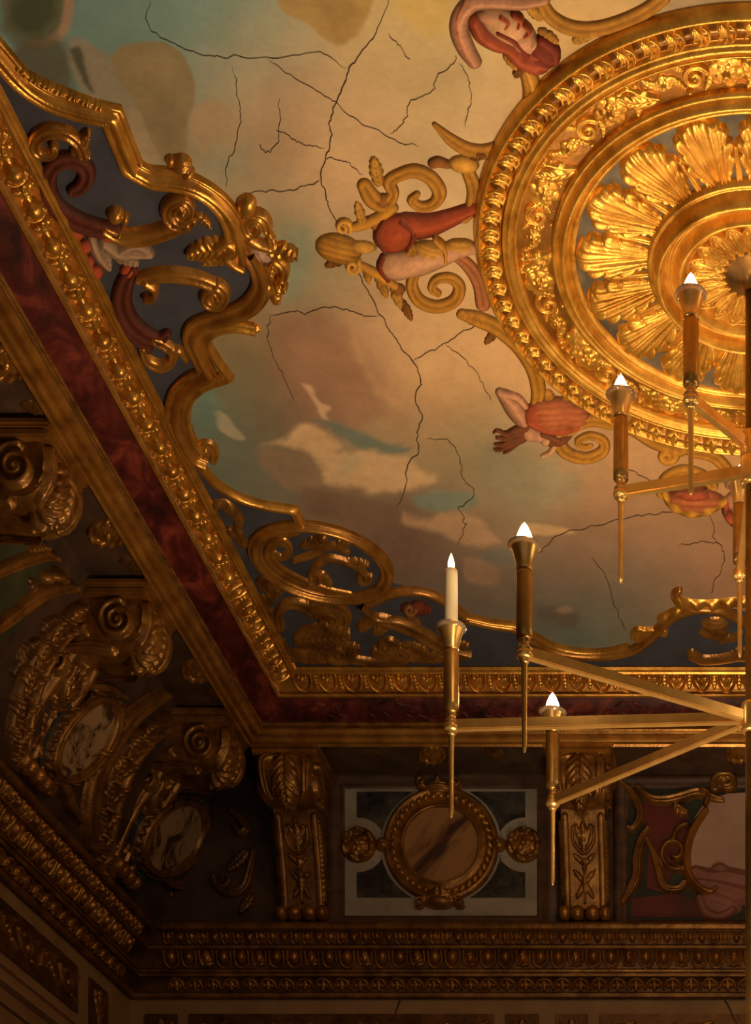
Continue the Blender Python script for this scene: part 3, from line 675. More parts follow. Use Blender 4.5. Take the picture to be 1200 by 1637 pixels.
# ------------------------------------------------------------------ cracks in the plaster
CRACKS = [
 [(622,-5),(605,45),(575,85),(560,110),(548,140),(533,175),(527,200),(530,225),(520,255),(513,285),(520,310),(533,345),(548,380),(575,440),(590,470),(610,505),(630,540),(660,577),(672,610),(664,640),(675,665),(667,690),(668,720),(650,750),(650,775),(636,808)],
 [(240,0),(232,32),(255,55),(300,80),(340,88),(370,90),(430,92),(510,83),(555,110)],
 [(430,95),(480,130),(530,160),(575,195),(622,218),(670,235)], [(513,285),(490,298),(440,305),(390,307)], [(518,252),(545,254),(560,262),(580,280)],
 [(727,85),(725,100),(697,125),(690,145),(655,165),(650,185),(635,205),(622,215)], [(735,100),(750,130),(750,170),(742,203)],
 [(660,577),(690,560),(710,550),(740,530),(770,515)], [(710,548),(745,575),(770,610),(785,640)],
 [(430,505),(470,497),(490,500),(530,490),(560,497),(605,507)], [(432,505),(428,540),(440,575),(455,605),(470,640)],
 [(680,700),(715,703),(735,730),(740,760),(758,790),(735,810),(742,830),(740,850),(730,872)], [(858,884),(880,868),(890,855),(950,840),(1010,825),(1050,820),(1080,817)],
 [(1128,815),(1140,840),(1140,860),(1155,880),(1155,905),(1140,935),(1137,950)], [(945,890),(970,925),(978,955),(990,985),(1000,1010)],
 [(447,155),(447,200),(440,230),(425,244),(413,230)], [(440,205),(462,218),(485,228),(520,236)], [(1045,772),(1010,752),(985,742)], [(620,52),(640,75),(655,95)],
 [(372,108),(380,150),(384,190),(376,235),(362,262),(363,300)], [(640,810),(668,690)][:0] or [(1155,870),(1120,866),(1085,872)]]
for k, pts in enumerate(CRACKS):
    q = path_px(pts, 9); t = np.linspace(0, 1, len(q))
    q = q + np.stack([2.4*fbm(t*len(q)/2.2+k*7, t*0+k, 91), 2.4*fbm(t*len(q)/2.2+k*7, t*0+k+5, 95)], 1)*3.6
    d = np.gradient(q, axis=0); d /= np.linalg.norm(d, axis=1)[:, None]+1e-9
    nl = np.stack([-d[:, 1], d[:, 0]], 1)
    w = (1.25 if k == 0 else .80)*(.55+.9*np.abs(fbm(t*len(q)/2, t*0+k, 97)))*np.sqrt(np.clip(np.minimum(t, 1-t)*8+.1, 0, 1))
    A, B = q+nl*w[:, None], q-nl*w[:, None]
    P = np.concatenate([CEIL(A[:, 0], A[:, 1], np.full(len(q), .0025)), CEIL(B[:, 0], B[:, 1], np.full(len(q), .0025))]); n = len(q); j = np.arange(n-1)
    link('crack', mesh('crack', P, np.stack([j, j+1, n+j+1, n+j], 1), 'crack_dark'), ceiling)

ST = 1.5        # grid step of ceiling carvings, pixels of the frame
def px(w): return w*.0028
# ------------------------------------------------------------------ gilded frame on the left of the ceiling
gf = tag(empty('gilded_frame', CEIL(300., 420.)), 'broken-scroll gilded frame along the left cornice beside the red-berried scrolls', 'frame')
up = [(-25,55),(0,85),(35,125),(75,152),(120,168),(160,177),(178,181,1),(193,220),(211,264,1),(240,279),(275,283),(310,292),(345,315),(368,345),(380,385),(384,408)]
sweep('upper_moulding', up, PROF_FRAME, .056, CEIL, 'gold_aged', gf)
lw = [(398,398),(414,428),(418,456),(402,482),(375,498),(340,508),(315,520),(307,540),(318,566),(332,594,1),(306,606),(284,630),(278,665),(288,700),(306,727),(326,738)]
sweep('lower_moulding', lw, PROF_FRAME, .048, CEIL, 'gold_brown', gf)
sweep('inner_moulding', [(408,521),(375,516),(345,522),(330,540),(345,570),(364,597,1),(325,612),(303,634),(297,665),(307,700),(322,718)], PROF_THIN, .026, CEIL, 'gold_aged', gf)
relief('volute', [stroke(spiral(325,722,20,3,.6,-1.2,8,4), .05, 'groove')], CEIL, ST, 'gold_brown', gf)
relief('leaf_end', [leaf(392,522,416,524,9,.045,3), ell(408,524,9,6,0,.05)], CEIL, 1.2, 'gold_aged', gf)
sweep('tail_moulding', [(316,736),(340,765),(375,789),(415,803),(470,812,1),(481,836)], PROF_THIN, .030, CEIL, 'gold_aged', gf)
relief('knob', [ell(290,258,17,14,.2,.085,0,.5,.12,6), ell(272,254,8,9,0,.06), ell(300,272,12,9,0,.08)], CEIL, 1.2, 'gold_brown', gf)
for i in range(7):     # carved leaves on the upper bar
    t = i/6; x = 20+125*t; y = 92+62*t**.75
    relief('bar_leaf', [leaf(x-6, y+1, x+18, y+12-4*t, 5, .095, 2, bend=.10, depth=.12), ell(x-3, y+2, 3.5, 3, .5, .08)], CEIL, 1.0, 'gold_aged', gf)
# crest where the frame's two halves meet
cr = tag(empty('frame_crest', CEIL(425., 400.)), 'curled gilded crest with a pale pink face at the point of the left frame', 'crest')
relief('ball', [ell(394,325,16,17,.6,.09,0,.5), ell(404,338,9,9,0,.06)], CEIL, ST, 'gold_aged', cr)
relief('curl', [stroke(spiral(405,356,22,4,.2,-1.5,10,4), .085, 'groove'), stroke([(398,378,10),(412,386,9),(432,392,7)], .07)], CEIL, ST, 'gold_brown', cr)
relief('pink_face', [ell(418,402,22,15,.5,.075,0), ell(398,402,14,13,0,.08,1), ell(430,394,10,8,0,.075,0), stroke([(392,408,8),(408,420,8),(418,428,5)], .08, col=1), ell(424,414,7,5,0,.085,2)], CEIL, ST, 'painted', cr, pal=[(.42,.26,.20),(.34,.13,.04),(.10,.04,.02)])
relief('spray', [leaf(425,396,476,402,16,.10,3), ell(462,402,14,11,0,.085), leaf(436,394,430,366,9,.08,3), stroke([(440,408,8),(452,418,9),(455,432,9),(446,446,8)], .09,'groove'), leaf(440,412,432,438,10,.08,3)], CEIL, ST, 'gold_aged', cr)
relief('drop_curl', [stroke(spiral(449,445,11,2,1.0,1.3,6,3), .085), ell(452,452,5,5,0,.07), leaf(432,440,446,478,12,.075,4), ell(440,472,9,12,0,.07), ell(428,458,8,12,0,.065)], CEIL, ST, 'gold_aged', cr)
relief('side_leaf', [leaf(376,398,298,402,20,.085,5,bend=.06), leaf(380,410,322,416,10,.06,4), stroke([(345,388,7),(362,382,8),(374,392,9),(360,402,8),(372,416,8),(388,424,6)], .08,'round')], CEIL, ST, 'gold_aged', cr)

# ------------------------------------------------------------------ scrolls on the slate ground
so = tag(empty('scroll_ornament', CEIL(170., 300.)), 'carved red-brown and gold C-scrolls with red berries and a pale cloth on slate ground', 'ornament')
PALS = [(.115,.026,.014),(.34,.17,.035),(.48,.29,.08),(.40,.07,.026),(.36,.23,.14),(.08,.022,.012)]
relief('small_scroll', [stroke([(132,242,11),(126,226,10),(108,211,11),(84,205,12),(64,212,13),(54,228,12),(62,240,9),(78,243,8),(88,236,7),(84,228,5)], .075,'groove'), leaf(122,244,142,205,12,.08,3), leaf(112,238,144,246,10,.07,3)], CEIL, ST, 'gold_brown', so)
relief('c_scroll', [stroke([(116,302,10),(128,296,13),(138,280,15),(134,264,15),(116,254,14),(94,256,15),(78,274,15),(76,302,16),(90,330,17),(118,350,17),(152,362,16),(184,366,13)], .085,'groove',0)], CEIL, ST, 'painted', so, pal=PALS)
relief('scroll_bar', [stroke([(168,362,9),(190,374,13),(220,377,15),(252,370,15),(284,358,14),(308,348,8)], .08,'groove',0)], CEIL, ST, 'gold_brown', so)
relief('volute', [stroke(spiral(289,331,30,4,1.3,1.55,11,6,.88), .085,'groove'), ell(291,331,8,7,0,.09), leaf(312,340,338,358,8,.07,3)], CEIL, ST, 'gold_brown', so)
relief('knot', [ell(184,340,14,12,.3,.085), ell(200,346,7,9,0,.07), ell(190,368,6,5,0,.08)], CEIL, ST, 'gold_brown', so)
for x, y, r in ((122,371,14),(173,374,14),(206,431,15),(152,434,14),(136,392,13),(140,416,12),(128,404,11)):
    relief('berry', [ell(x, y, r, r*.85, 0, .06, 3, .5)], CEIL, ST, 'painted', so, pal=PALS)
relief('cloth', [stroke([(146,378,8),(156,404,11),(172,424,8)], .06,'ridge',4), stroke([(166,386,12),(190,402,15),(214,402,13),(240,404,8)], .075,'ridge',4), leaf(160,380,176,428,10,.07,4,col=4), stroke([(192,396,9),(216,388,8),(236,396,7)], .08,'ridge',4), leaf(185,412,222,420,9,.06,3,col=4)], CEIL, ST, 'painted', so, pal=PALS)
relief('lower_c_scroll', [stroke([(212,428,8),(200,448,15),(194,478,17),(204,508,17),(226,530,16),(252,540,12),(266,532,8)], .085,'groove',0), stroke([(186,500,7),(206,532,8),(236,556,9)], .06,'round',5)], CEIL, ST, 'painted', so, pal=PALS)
relief('lower_bar', [stroke([(222,442,9),(250,437,12),(284,437,12),(316,443,12),(340,452,11)], .075,'groove',0), stroke([(232,446,7),(246,456,8),(244,470,8),(232,472,6)], .08)], CEIL, ST, 'gold_brown', so)
relief('eye_volute', [stroke(spiral(340,470,22,9,-1.2,1.2,10,7,.85), .08,'groove'), ], CEIL, ST, 'gold_brown', so)
relief('hook', [stroke([(228,556,7),(236,574,9),(256,583,10),(272,576,9),(276,560,9),(262,548,9),(246,540,8)], .07,'groove'), stroke([(270,556,7),(286,558,7),(298,572,5)], .06)], CEIL, ST, 'gold_brown', so)

# ------------------------------------------------------------------ oval cartouche and the carved corner
def ellipse_px(cx, cy, rx, ry, rot, n=72, a0=0, a1=2*PI, end=False):
    a = np.linspace(a0, a1, n, endpoint=end); c, s = math.cos(rot), math.sin(rot)
    return np.stack([cx+rx*np.cos(a)*c-ry*np.sin(a)*s, cy+rx*np.cos(a)*s+ry*np.sin(a)*c], 1)
ov = tag(empty('oval_cartouche', CEIL(513., 895.)), 'tilted oval gilded cartouche with scrolls on grey ground in the ceiling corner', 'cartouche')
relief('ground', [ell(513,895,104,50,.24,.02,0,.08)], CEIL, 3, 'slate_ground', ov)
sweep('frame', ellipse_px(513,895,108,53,.24), PROF_FRAME, .042, CEIL, 'gold_brown', ov, closed=True)
relief('inner_scroll', [stroke([(560,948,6),(520,940,7),(480,925,8),(445,905,9),(430,885,10),(436,866,9),(455,864,8),(462,878,7),(450,888,6),(440,880,4)], .06,'groove')], CEIL, ST, 'gold_brown', ov)
relief('scroll_sprays', [stroke([(470,892,5),(500,882,6),(530,868,6),(555,878,5)], .04), stroke([(500,905,6),(520,890,7),(545,892,6),(570,902,5),(585,915,4)], .045), leaf(530,872,560,862,9,.05,4), leaf(545,895,590,898,9,.05,4), stroke(spiral(580,918,12,3,0,1.2,5,3), .045), leaf(500,908,530,932,10,.05,4), stroke(spiral(500,918,14,3,2,-1.2,5,3), .045), leaf(480,870,520,856,9,.05,4), ell(515,856,10,6,0,.05), leaf(440,850,480,846,9,.04,3)], CEIL, ST, 'gilt_wood', ov, lift=.012)
cs = tag(empty('corner_scrollwork', CEIL(520., 1010.)), 'dark pierced scroll and leaf carving filling the ceiling corner', 'carving')
for nm, pr in (
 ('rope_leaf', [stroke([(340,806,7),(356,806,9),(372,816,9),(382,832,8),(378,842,6)], .06,'rope'), leaf(372,840,392,872,9,.06,4), stroke([(366,846,6),(380,858,8),(392,868,7)], .06,'rope')]),
 ('rising_leaf', [leaf(410,925,450,948,12,.06,4), stroke(spiral(432,940,15,3,3.4,1.3,6,3), .06), leaf(425,965,452,935,10,.06,4)]),
 ('scroll', [stroke([(448,1000,8),(446,978,8),(460,964,9),(486,966,9),(500,980,8)], .07,'groove'), stroke(spiral(524,990,24,4,-2.4,1.3,8,5,.75), .07,'groove'), stroke([(478,970,6),(510,964,7),(540,968,8),(556,984,7),(552,1000,5)], .065,'groove')]),
 ('leaf_mass', [leaf(470,1020,560,1010,22,.085,6), leaf(500,1046,575,1036,20,.08,5), leaf(462,1046,530,1050,14,.06,5), stroke(spiral(540,1040,26,5,0,1.3,7,4,.6), .085,'round'), ell(480,1044,16,10,0,.06), leaf(480,1010,545,1002,12,.07,4)]),
 ('long_scroll', [stroke([(578,1000,9),(600,988,9),(625,994,10),(655,1005,10),(685,1022,10),(715,1040,9),(745,1046,6)], .07,'groove'), stroke(spiral(618,1032,22,4,2.6,-1.4,8,5,.7), .07,'groove'), leaf(595,1012,620,1000,9,.06,3), leaf(640,1030,685,1040,10,.06,4)]),
 ('lower_volute', [stroke([(560,1052,7),(600,1058,7),(640,1054,8),(652,1044,8),(640,1036,6)], .06,'groove'), leaf(650,1052,720,1050,10,.05,5), leaf(690,1030,750,1030,9,.05,4)]),
 ('edge_leaves', [leaf(428,985,446,1010,9,.05,3), leaf(436,1012,462,1046,10,.055,4), leaf(418,950,436,985,8,.05,3), ell(462,1052,14,7,0,.05)])):
    relief(nm, pr, CEIL, ST, 'gilt_wood', cs)
sweep('arch_moulding', [(588,962),(625,946),(660,942),(695,950),(725,968),(748,988)], PROF_THIN, .034, CEIL, 'gold_brown', cs)
sweep('second_arch', [(575,965),(600,985),(640,990),(680,1008),(720,1035),(752,1044)], PROF_THIN, .030, CEIL, 'gilt_wood', cs)
relief('red_leaf', [leaf(640,972,690,974,13,.05,4,col=0), ell(668,968,14,9,0,.05,0), leaf(650,982,672,996,8,.04,3,col=1), stroke(spiral(655,972,10,2,0,1.2,4,2), .06, col=1)], CEIL, ST, 'painted', cs, pal=[(.16,.035,.018),(.22,.10,.03)])

# ------------------------------------------------------------------ moulding and crest along the far edge
fm = tag(empty('edge_frame', CEIL(930., 1040.)), 'low gilded scroll moulding with curled crest along the far cornice', 'frame')
sweep('moulding', [(742,986),(785,996),(825,1003),(850,1020),(885,1038),(930,1046),(975,1045),(1010,1037),(1036,1020),(1052,1004)], PROF_THIN, .036, CEIL, 'gold_brown', fm)
sweep('inner_bead', [(745,981),(785,990),(828,996),(855,1012),(888,1029),(930,1037),(972,1036),(1005,1028)], PROF_THIN, .012, CEIL, 'gold_aged', fm)
relief('end_scroll', [stroke(spiral(1020,1014,13,3,.4,-1.4,6,4,.8), .06,'groove'), stroke([(1030,1008,6),(1046,1007,6),(1062,1008,6)], .05,'flat')], CEIL, 1.2, 'gold_aged', fm)
for sgn in (1, -1):
    mx = lambda pts: [((x if sgn > 0 else 2400-x),)+tuple(r) for x, *r in pts]
    sweep('arch', mx([(1040,1018),(1056,1000),(1078,982),(1108,972),(1140,972),(1172,982),(1200,1000)]), PROF_THIN, .036, CEIL, 'gold_brown', fm)
    relief('crest_leaf', [stroke(mx([(1086,942,5),(1079,946,6),(1079,955,7),(1090,962,8),(1110,966,8),(1140,966,8),(1175,962,8),(1200,958,7)]), .075,'rope'), stroke(mx([(1056,988,7),(1076,978,7),(1096,970,6)]), .07,'rope')], CEIL, 1.2, 'gold_aged', fm)
    relief('bundle', [ell(mx([(1142,998,)])[0][0],998,22,12,0,.06,0,.5,.12,4), ell(mx([(1140,1012)])[0][0],1012,24,9,.05*sgn,.05,0,.5), stroke(mx([(1150,1022,5),(1170,1018,6),(1185,1012,5)]), .05)], CEIL, 1.2, 'gilt_wood', fm)
    relief('foot_scroll', [stroke(mx([(1106,1046,9),(1122,1054,8),(1150,1053,8),(1180,1048,9),(1200,1050,8)]), .05), ell(mx([(1108,1048)])[0][0],1048,11,8,0,.055), leaf(*mx([(1165,1050)])[0], *mx([(1195,1036)])[0], 9,.06,4)], CEIL, 1.2, 'gilt_wood', fm)

# ------------------------------------------------------------------ ochre scrollwork and figures round the medallion
PALO = [(.50,.225,.028),(.25,.095,.016),(.36,.065,.020),(.54,.28,.15),(.62,.31,.050),(.16,.032,.014),(.46,.165,.060)]
bf = tag(empty('painted_strapwork', CEIL(800., 260.)), 'ochre strapwork bands painted in relief hugging the medallion\'s left rim', 'strapwork')
for nm, pr in (
 ('upper_band', [stroke([(822,78,11),(842,110,14),(850,150,15),(842,190,15),(818,222,14),(786,240,13),(752,240,12),(722,224,10),(694,198,4)], .035,'groove'), stroke([(838,100,5),(852,140,7),(852,180,6),(832,212,4)], .045,'round',4)]),
 ('knot', [ell(741,262,25,15,.1,.045,4), stroke([(716,262,7),(700,258,9),(692,260,9)], .04,'round',1), leaf(752,250,778,246,8,.05,3,col=1)]),
 ('stem', [stroke([(748,274,11),(757,300,12),(755,328,12),(742,346,11)], .035,'groove')]),
 ('top_arch', [stroke([(862,-4,10),(880,26,12),(912,44,13),(950,46,13),(990,36,13),(1030,18,13),(1060,-4,12)], .04,'groove'), leaf(868,30,842,10,10,.04,4,col=4), leaf(915,66,952,50,10,.04,3,col=4)]),
 ('rim_leaf', [leaf(845,150,838,185,10,.045,4,col=4), leaf(838,188,824,215,9,.04,3,col=4), leaf(820,120,838,110,9,.04,3,col=1)]),
 ('lower_band', [stroke([(738,502,9),(764,510,13),(794,524,13),(828,552,13),(852,588,13),(860,622,12),(858,648,11)], .035,'groove'), leaf(775,515,735,500,12,.045,3), leaf(795,528,775,548,8,.035,3,col=1)]),
 ('right_band', [stroke([(940,672,11),(976,672,11),(1015,686,13),(1050,706,14),(1088,718,12)], .035,'groove'), stroke(spiral(1066,728,15,4,-.6,1.1,8,5,.8), .04,'round'), stroke([(1105,722,9),(1140,730,10),(1162,752,10),(1166,775,8)], .035,'groove')])):
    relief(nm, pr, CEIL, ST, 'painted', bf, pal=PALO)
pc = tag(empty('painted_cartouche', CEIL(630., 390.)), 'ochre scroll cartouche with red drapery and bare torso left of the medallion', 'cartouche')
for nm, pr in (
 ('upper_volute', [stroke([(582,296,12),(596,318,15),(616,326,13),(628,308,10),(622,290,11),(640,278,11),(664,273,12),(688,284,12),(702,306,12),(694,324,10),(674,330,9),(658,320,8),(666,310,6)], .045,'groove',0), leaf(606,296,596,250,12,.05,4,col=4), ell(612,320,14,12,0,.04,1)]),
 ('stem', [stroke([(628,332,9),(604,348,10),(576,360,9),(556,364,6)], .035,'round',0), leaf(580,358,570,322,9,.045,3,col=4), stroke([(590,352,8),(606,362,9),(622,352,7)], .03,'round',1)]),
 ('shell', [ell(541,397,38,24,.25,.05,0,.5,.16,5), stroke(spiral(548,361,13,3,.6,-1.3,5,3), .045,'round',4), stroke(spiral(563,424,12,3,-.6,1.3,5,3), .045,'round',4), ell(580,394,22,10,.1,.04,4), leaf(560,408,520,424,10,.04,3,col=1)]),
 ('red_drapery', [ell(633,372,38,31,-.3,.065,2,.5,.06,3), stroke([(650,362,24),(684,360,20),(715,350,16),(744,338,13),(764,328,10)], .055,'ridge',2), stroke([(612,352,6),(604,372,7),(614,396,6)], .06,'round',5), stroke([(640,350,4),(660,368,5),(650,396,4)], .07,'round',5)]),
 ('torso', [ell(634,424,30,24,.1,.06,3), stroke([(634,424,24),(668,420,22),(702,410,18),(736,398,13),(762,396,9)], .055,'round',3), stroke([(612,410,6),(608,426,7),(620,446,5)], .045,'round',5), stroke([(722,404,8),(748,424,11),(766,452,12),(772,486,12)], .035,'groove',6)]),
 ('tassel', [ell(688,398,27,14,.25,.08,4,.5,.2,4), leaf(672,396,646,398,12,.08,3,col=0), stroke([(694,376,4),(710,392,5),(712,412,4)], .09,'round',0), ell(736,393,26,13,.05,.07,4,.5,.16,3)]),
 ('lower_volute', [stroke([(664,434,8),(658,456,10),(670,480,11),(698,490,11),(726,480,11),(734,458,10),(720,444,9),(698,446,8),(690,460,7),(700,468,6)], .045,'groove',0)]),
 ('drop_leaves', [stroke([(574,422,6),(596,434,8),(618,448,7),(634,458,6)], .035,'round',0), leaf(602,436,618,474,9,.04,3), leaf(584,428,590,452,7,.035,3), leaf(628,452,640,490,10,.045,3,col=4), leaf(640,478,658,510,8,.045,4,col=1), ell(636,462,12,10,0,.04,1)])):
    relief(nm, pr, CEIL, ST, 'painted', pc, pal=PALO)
PALF = [(.52,.25,.14),(.36,.075,.028),(.20,.034,.015),(.58,.32,.16),(.17,.055,.022),(.54,.245,.032),(.46,.135,.05)]
f1 = tag(empty('painted_figure', CEIL(810., 60.)), 'painted reclining torso in red drapery with a pink strap at the medallion\'s upper rim', 'figure')
for nm, pr in (
 ('pink_strap', [stroke([(868,-2,12),(830,4,13),(790,2,14),(756,4,15),(738,24,16),(734,48,16),(744,76,15),(758,98,12)], .05,'ridge',0), stroke([(742,0,1.6),(731,24,1.6),(732,50,1.6),(744,80,1.6),(756,98,1.6)], .058,'round',6)]),
 ('torso', [ell(812,42,52,26,.55,.07,3), ell(790,26,30,14,.1,.06,0), ell(838,64,26,20,.6,.075,0), stroke([(800,20,5),(812,28,5),(808,36,4)], .08,'round',1), stroke([(820,18,5),(832,26,5),(828,36,4)], .08,'round',1), stroke([(838,34,4),(846,44,5),(838,50,4)], .08,'round',1), ell(852,66,6,9,.5,.085,3)]),
 ('red_drapery', [stroke([(758,30,12),(770,52,16),(792,66,16),(812,74,14),(832,92,18),(856,104,16)], .075,'ridge',1), ell(868,84,28,22,.6,.08,2,.5,.1,3), ell(850,96,32,20,.3,.08,1,.5,.14,3), stroke([(796,44,6),(816,54,7),(830,66,6),(842,82,7)], .085,'round',2), stroke([(864,60,8),(884,76,10),(888,92,8)], .07,'round',2)]),
 ('gold_wrap', [leaf(806,84,826,108,9,.05,3,col=5)]), ('gold_tuft', [leaf(860,46,892,66,9,.045,3,col=5)])):
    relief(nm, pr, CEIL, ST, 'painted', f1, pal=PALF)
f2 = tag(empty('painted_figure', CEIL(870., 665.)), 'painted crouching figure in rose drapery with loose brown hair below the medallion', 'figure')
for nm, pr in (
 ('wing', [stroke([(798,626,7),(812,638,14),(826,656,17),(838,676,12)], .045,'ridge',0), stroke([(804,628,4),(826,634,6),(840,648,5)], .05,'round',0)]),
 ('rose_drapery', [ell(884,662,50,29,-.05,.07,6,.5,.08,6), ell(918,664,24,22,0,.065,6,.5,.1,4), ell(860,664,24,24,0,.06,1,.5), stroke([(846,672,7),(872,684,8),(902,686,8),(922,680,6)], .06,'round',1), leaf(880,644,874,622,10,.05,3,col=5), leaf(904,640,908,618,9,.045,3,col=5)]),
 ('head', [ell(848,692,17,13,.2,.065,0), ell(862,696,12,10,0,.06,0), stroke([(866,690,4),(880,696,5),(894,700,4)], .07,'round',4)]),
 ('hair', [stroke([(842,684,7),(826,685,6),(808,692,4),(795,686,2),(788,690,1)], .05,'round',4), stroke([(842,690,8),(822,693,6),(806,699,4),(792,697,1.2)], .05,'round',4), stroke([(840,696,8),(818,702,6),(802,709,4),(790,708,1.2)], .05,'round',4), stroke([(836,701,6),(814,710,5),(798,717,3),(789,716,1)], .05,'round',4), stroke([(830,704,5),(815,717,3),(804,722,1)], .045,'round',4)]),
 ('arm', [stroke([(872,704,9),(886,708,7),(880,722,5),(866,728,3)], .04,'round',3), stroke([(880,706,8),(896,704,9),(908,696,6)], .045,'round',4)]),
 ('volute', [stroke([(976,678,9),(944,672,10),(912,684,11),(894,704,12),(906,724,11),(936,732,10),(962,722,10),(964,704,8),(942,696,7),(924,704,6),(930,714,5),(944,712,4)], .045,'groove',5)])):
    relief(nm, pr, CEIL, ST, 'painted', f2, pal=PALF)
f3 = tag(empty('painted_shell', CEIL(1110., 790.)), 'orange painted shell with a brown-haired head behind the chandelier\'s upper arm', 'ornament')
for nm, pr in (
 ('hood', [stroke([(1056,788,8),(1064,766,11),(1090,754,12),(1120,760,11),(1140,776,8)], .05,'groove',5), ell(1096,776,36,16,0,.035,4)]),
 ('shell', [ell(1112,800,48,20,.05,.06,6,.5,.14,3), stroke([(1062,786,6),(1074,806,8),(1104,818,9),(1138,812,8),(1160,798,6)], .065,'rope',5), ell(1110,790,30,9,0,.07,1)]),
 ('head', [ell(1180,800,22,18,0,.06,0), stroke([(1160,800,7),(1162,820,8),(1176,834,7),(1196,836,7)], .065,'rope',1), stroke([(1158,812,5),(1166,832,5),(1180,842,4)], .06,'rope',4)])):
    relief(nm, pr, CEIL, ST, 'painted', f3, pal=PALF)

# ------------------------------------------------------------------ carved pieces of the two cornices
def slope_frame(side, along, s, n, base, d):
    """matrix whose x runs along the wall, y down the slope, z out of it"""
    bx, by, bz = base; o = s*d[0]-n*d[1]; dz = s*d[1]+n*d[0]
    if side == 'left':
        y = Vector((-d[0], 0, -d[1])); z = Vector((d[1], 0, -d[0])); p = Vector((-(bx+o), along, bz-dz+EYE))
    else:
        y = Vector((0, d[0], -d[1])); z = Vector((0, -d[1], -d[0])); p = Vector((along, by+o, bz-dz+EYE))
    x = y.cross(z)
    M = Matrix((x, y, z)).transposed().to_4x4(); M.translation = p
    return M
def row(nm, meshes, side, a0, a1, pitch, s, n, base, d, parent, jit=.04):
    k = 0; a = a0
    while a <= a1:
        me = meshes[k % len(meshes)]
        M = slope_frame(side, a, s, n, base, d) @ Matrix.Rotation(random.uniform(-jit, jit), 4, 'Z') @ Matrix.Diagonal((random.uniform(.94, 1.04), random.uniform(.95, 1.03), random.uniform(.85, 1.1), 1))
        o = bpy.data.objects.new(me.name.split('.')[0], me); COL.objects.link(o); o.parent = parent; o.matrix_basis = M
        a += pitch; k += 1
UB, LB = (XI, YI, H), (.718*H, 1.969*H, .771*H)
bead = relief_mesh('bead', [ell(0,0,.046,.046,0,.060,0,.5), stroke([(-.030,-.050,.010),(-.056,-.02,.011),(-.056,.025,.011),(-.028,.052,.010)], .030)], LOC, .006, 'gold_aged')
tuft = relief_mesh('leaf_tuft', [leaf(-.045,0,.045,-.005,.030,.050,3), leaf(-.030,.012,.030,.048,.017,.040,2), leaf(-.030,-.012,.030,-.048,.017,.040,2), ell(-.045,0,.014,.020,0,.036)], LOC, .006, 'gold_aged')
row('x', [bead, tuft], 'left', 5.85, 9.95, .0955, U(.212), -.026, UB, UD, trims['uleft'])
tongue = relief_mesh('tongue_leaf', [stroke([(-.040,-.055,.010),(-.042,.01,.012),(-.022,.05,.011),(0,.060,.010),(.022,.05,.011),(.042,.01,.012),(.040,-.055,.010)], .034), ell(0,-.01,.022,.042,0,.048,0,.5), leaf(0,.02,0,-.05,.018,.05,3)], LOC, .006, 'gold_aged')
row('x', [tongue, tuft], 'left', 10.02, 10.98, .095, U(.212), -.026, UB, UD, trims['uleft'])
heart = relief_mesh('heart_leaf', [stroke([(-.062,-.055,.008),(-.058,.0,.010),(-.034,.045,.010),(0,.062,.009),(.034,.045,.010),(.058,.0,.010),(.062,-.055,.008)], .034), leaf(0,.045,-.028,-.050,.022,.045,4), leaf(0,.045,.028,-.050,.022,.045,4), ell(0,-.02,.014,.030,0,.05)], LOC, .005, 'gold_aged')
dart = relief_mesh('dart_leaf', [leaf(0,-.055,0,.052,.020,.040,3), leaf(0,.055,-.018,.0,.010,.032,2), leaf(0,.055,.018,.0,.010,.032,2)], LOC, .005, 'gold_aged')
row('x', [heart, dart], 'back', -3.02, .75, .084, U(.212), -.026, UB, UD, trims['uback'])
vine = [relief_mesh('vine_scroll', [stroke(spiral(.0,.0,.055*sg,.01,.5*sg,1.3*sg,.010,.006), .014), stroke([(-.15,.04*sg,.008),(-.09,.055*sg,.009),(-.04,.03*sg,.009)], .014), leaf(.05,-.02*sg,.12,-.05*sg,.020,.014,3), leaf(-.06,-.01*sg,-.11,-.05*sg,.018,.014,3)], LOC, .007, 'porphyry') for sg in (1, -1)]
row('x', vine, 'back', -2.85, .75, .27, U(.545), .008, UB, UD, trims['uback'])
# lower cornice rows
LTR = {'left': (7.4, 11.72), 'back': (-4.22, .75)}
acorn = relief_mesh('small_leaf', [ell(0,-.005,.024,.036,0,.034,0,.5), leaf(0,.040,0,-.035,.020,.042,3), stroke([(-.034,-.035,.007),(-.032,.02,.008),(-.018,.042,.007)], .024), stroke([(.034,-.035,.007),(.032,.02,.008),(.018,.042,.007)], .024)], LOC, .005, 'gold_brown')
bud = relief_mesh('small_bud', [ell(0,0,.026,.030,0,.042,0,.5), leaf(0,.042,-.020,-.03,.012,.030,2), leaf(0,.042,.020,-.03,.012,.030,2)], LOC, .005, 'gold_brown')
egg = relief_mesh('egg', [ell(0,-.012,.036,.050,0,.052,0,.5), stroke([(-.050,-.058,.009),(-.052,.0,.010),(-.036,.044,.010),(0,.060,.009),(.036,.044,.010),(.052,.0,.010),(.050,-.058,.009)], .034)], LOC, .005, 'gold_brown')
eggl = relief_mesh('leafed_egg', [leaf(0,.055,0,-.060,.040,.050,4,vein=.3), ell(0,.0,.026,.045,0,.045), stroke([(-.050,-.058,.008),(-.050,.0,.010),(-.036,.044,.009)], .03), stroke([(.050,-.058,.008),(.050,.0,.010),(.036,.044,.009)], .03)], LOC, .005, 'gold_brown')
scal = relief_mesh('scallop', [stroke([(-.062,.03,.010),(-.045,-.02,.012),(0,-.042,.012),(.045,-.02,.012),(.062,.03,.010)], .030), leaf(0,-.03,0,.046,.024,.034,3), ell(-.03,.01,.012,.022,.3,.028), ell(.03,.01,.012,.022,-.3,.028)], LOC, .006, 'gold_brown')
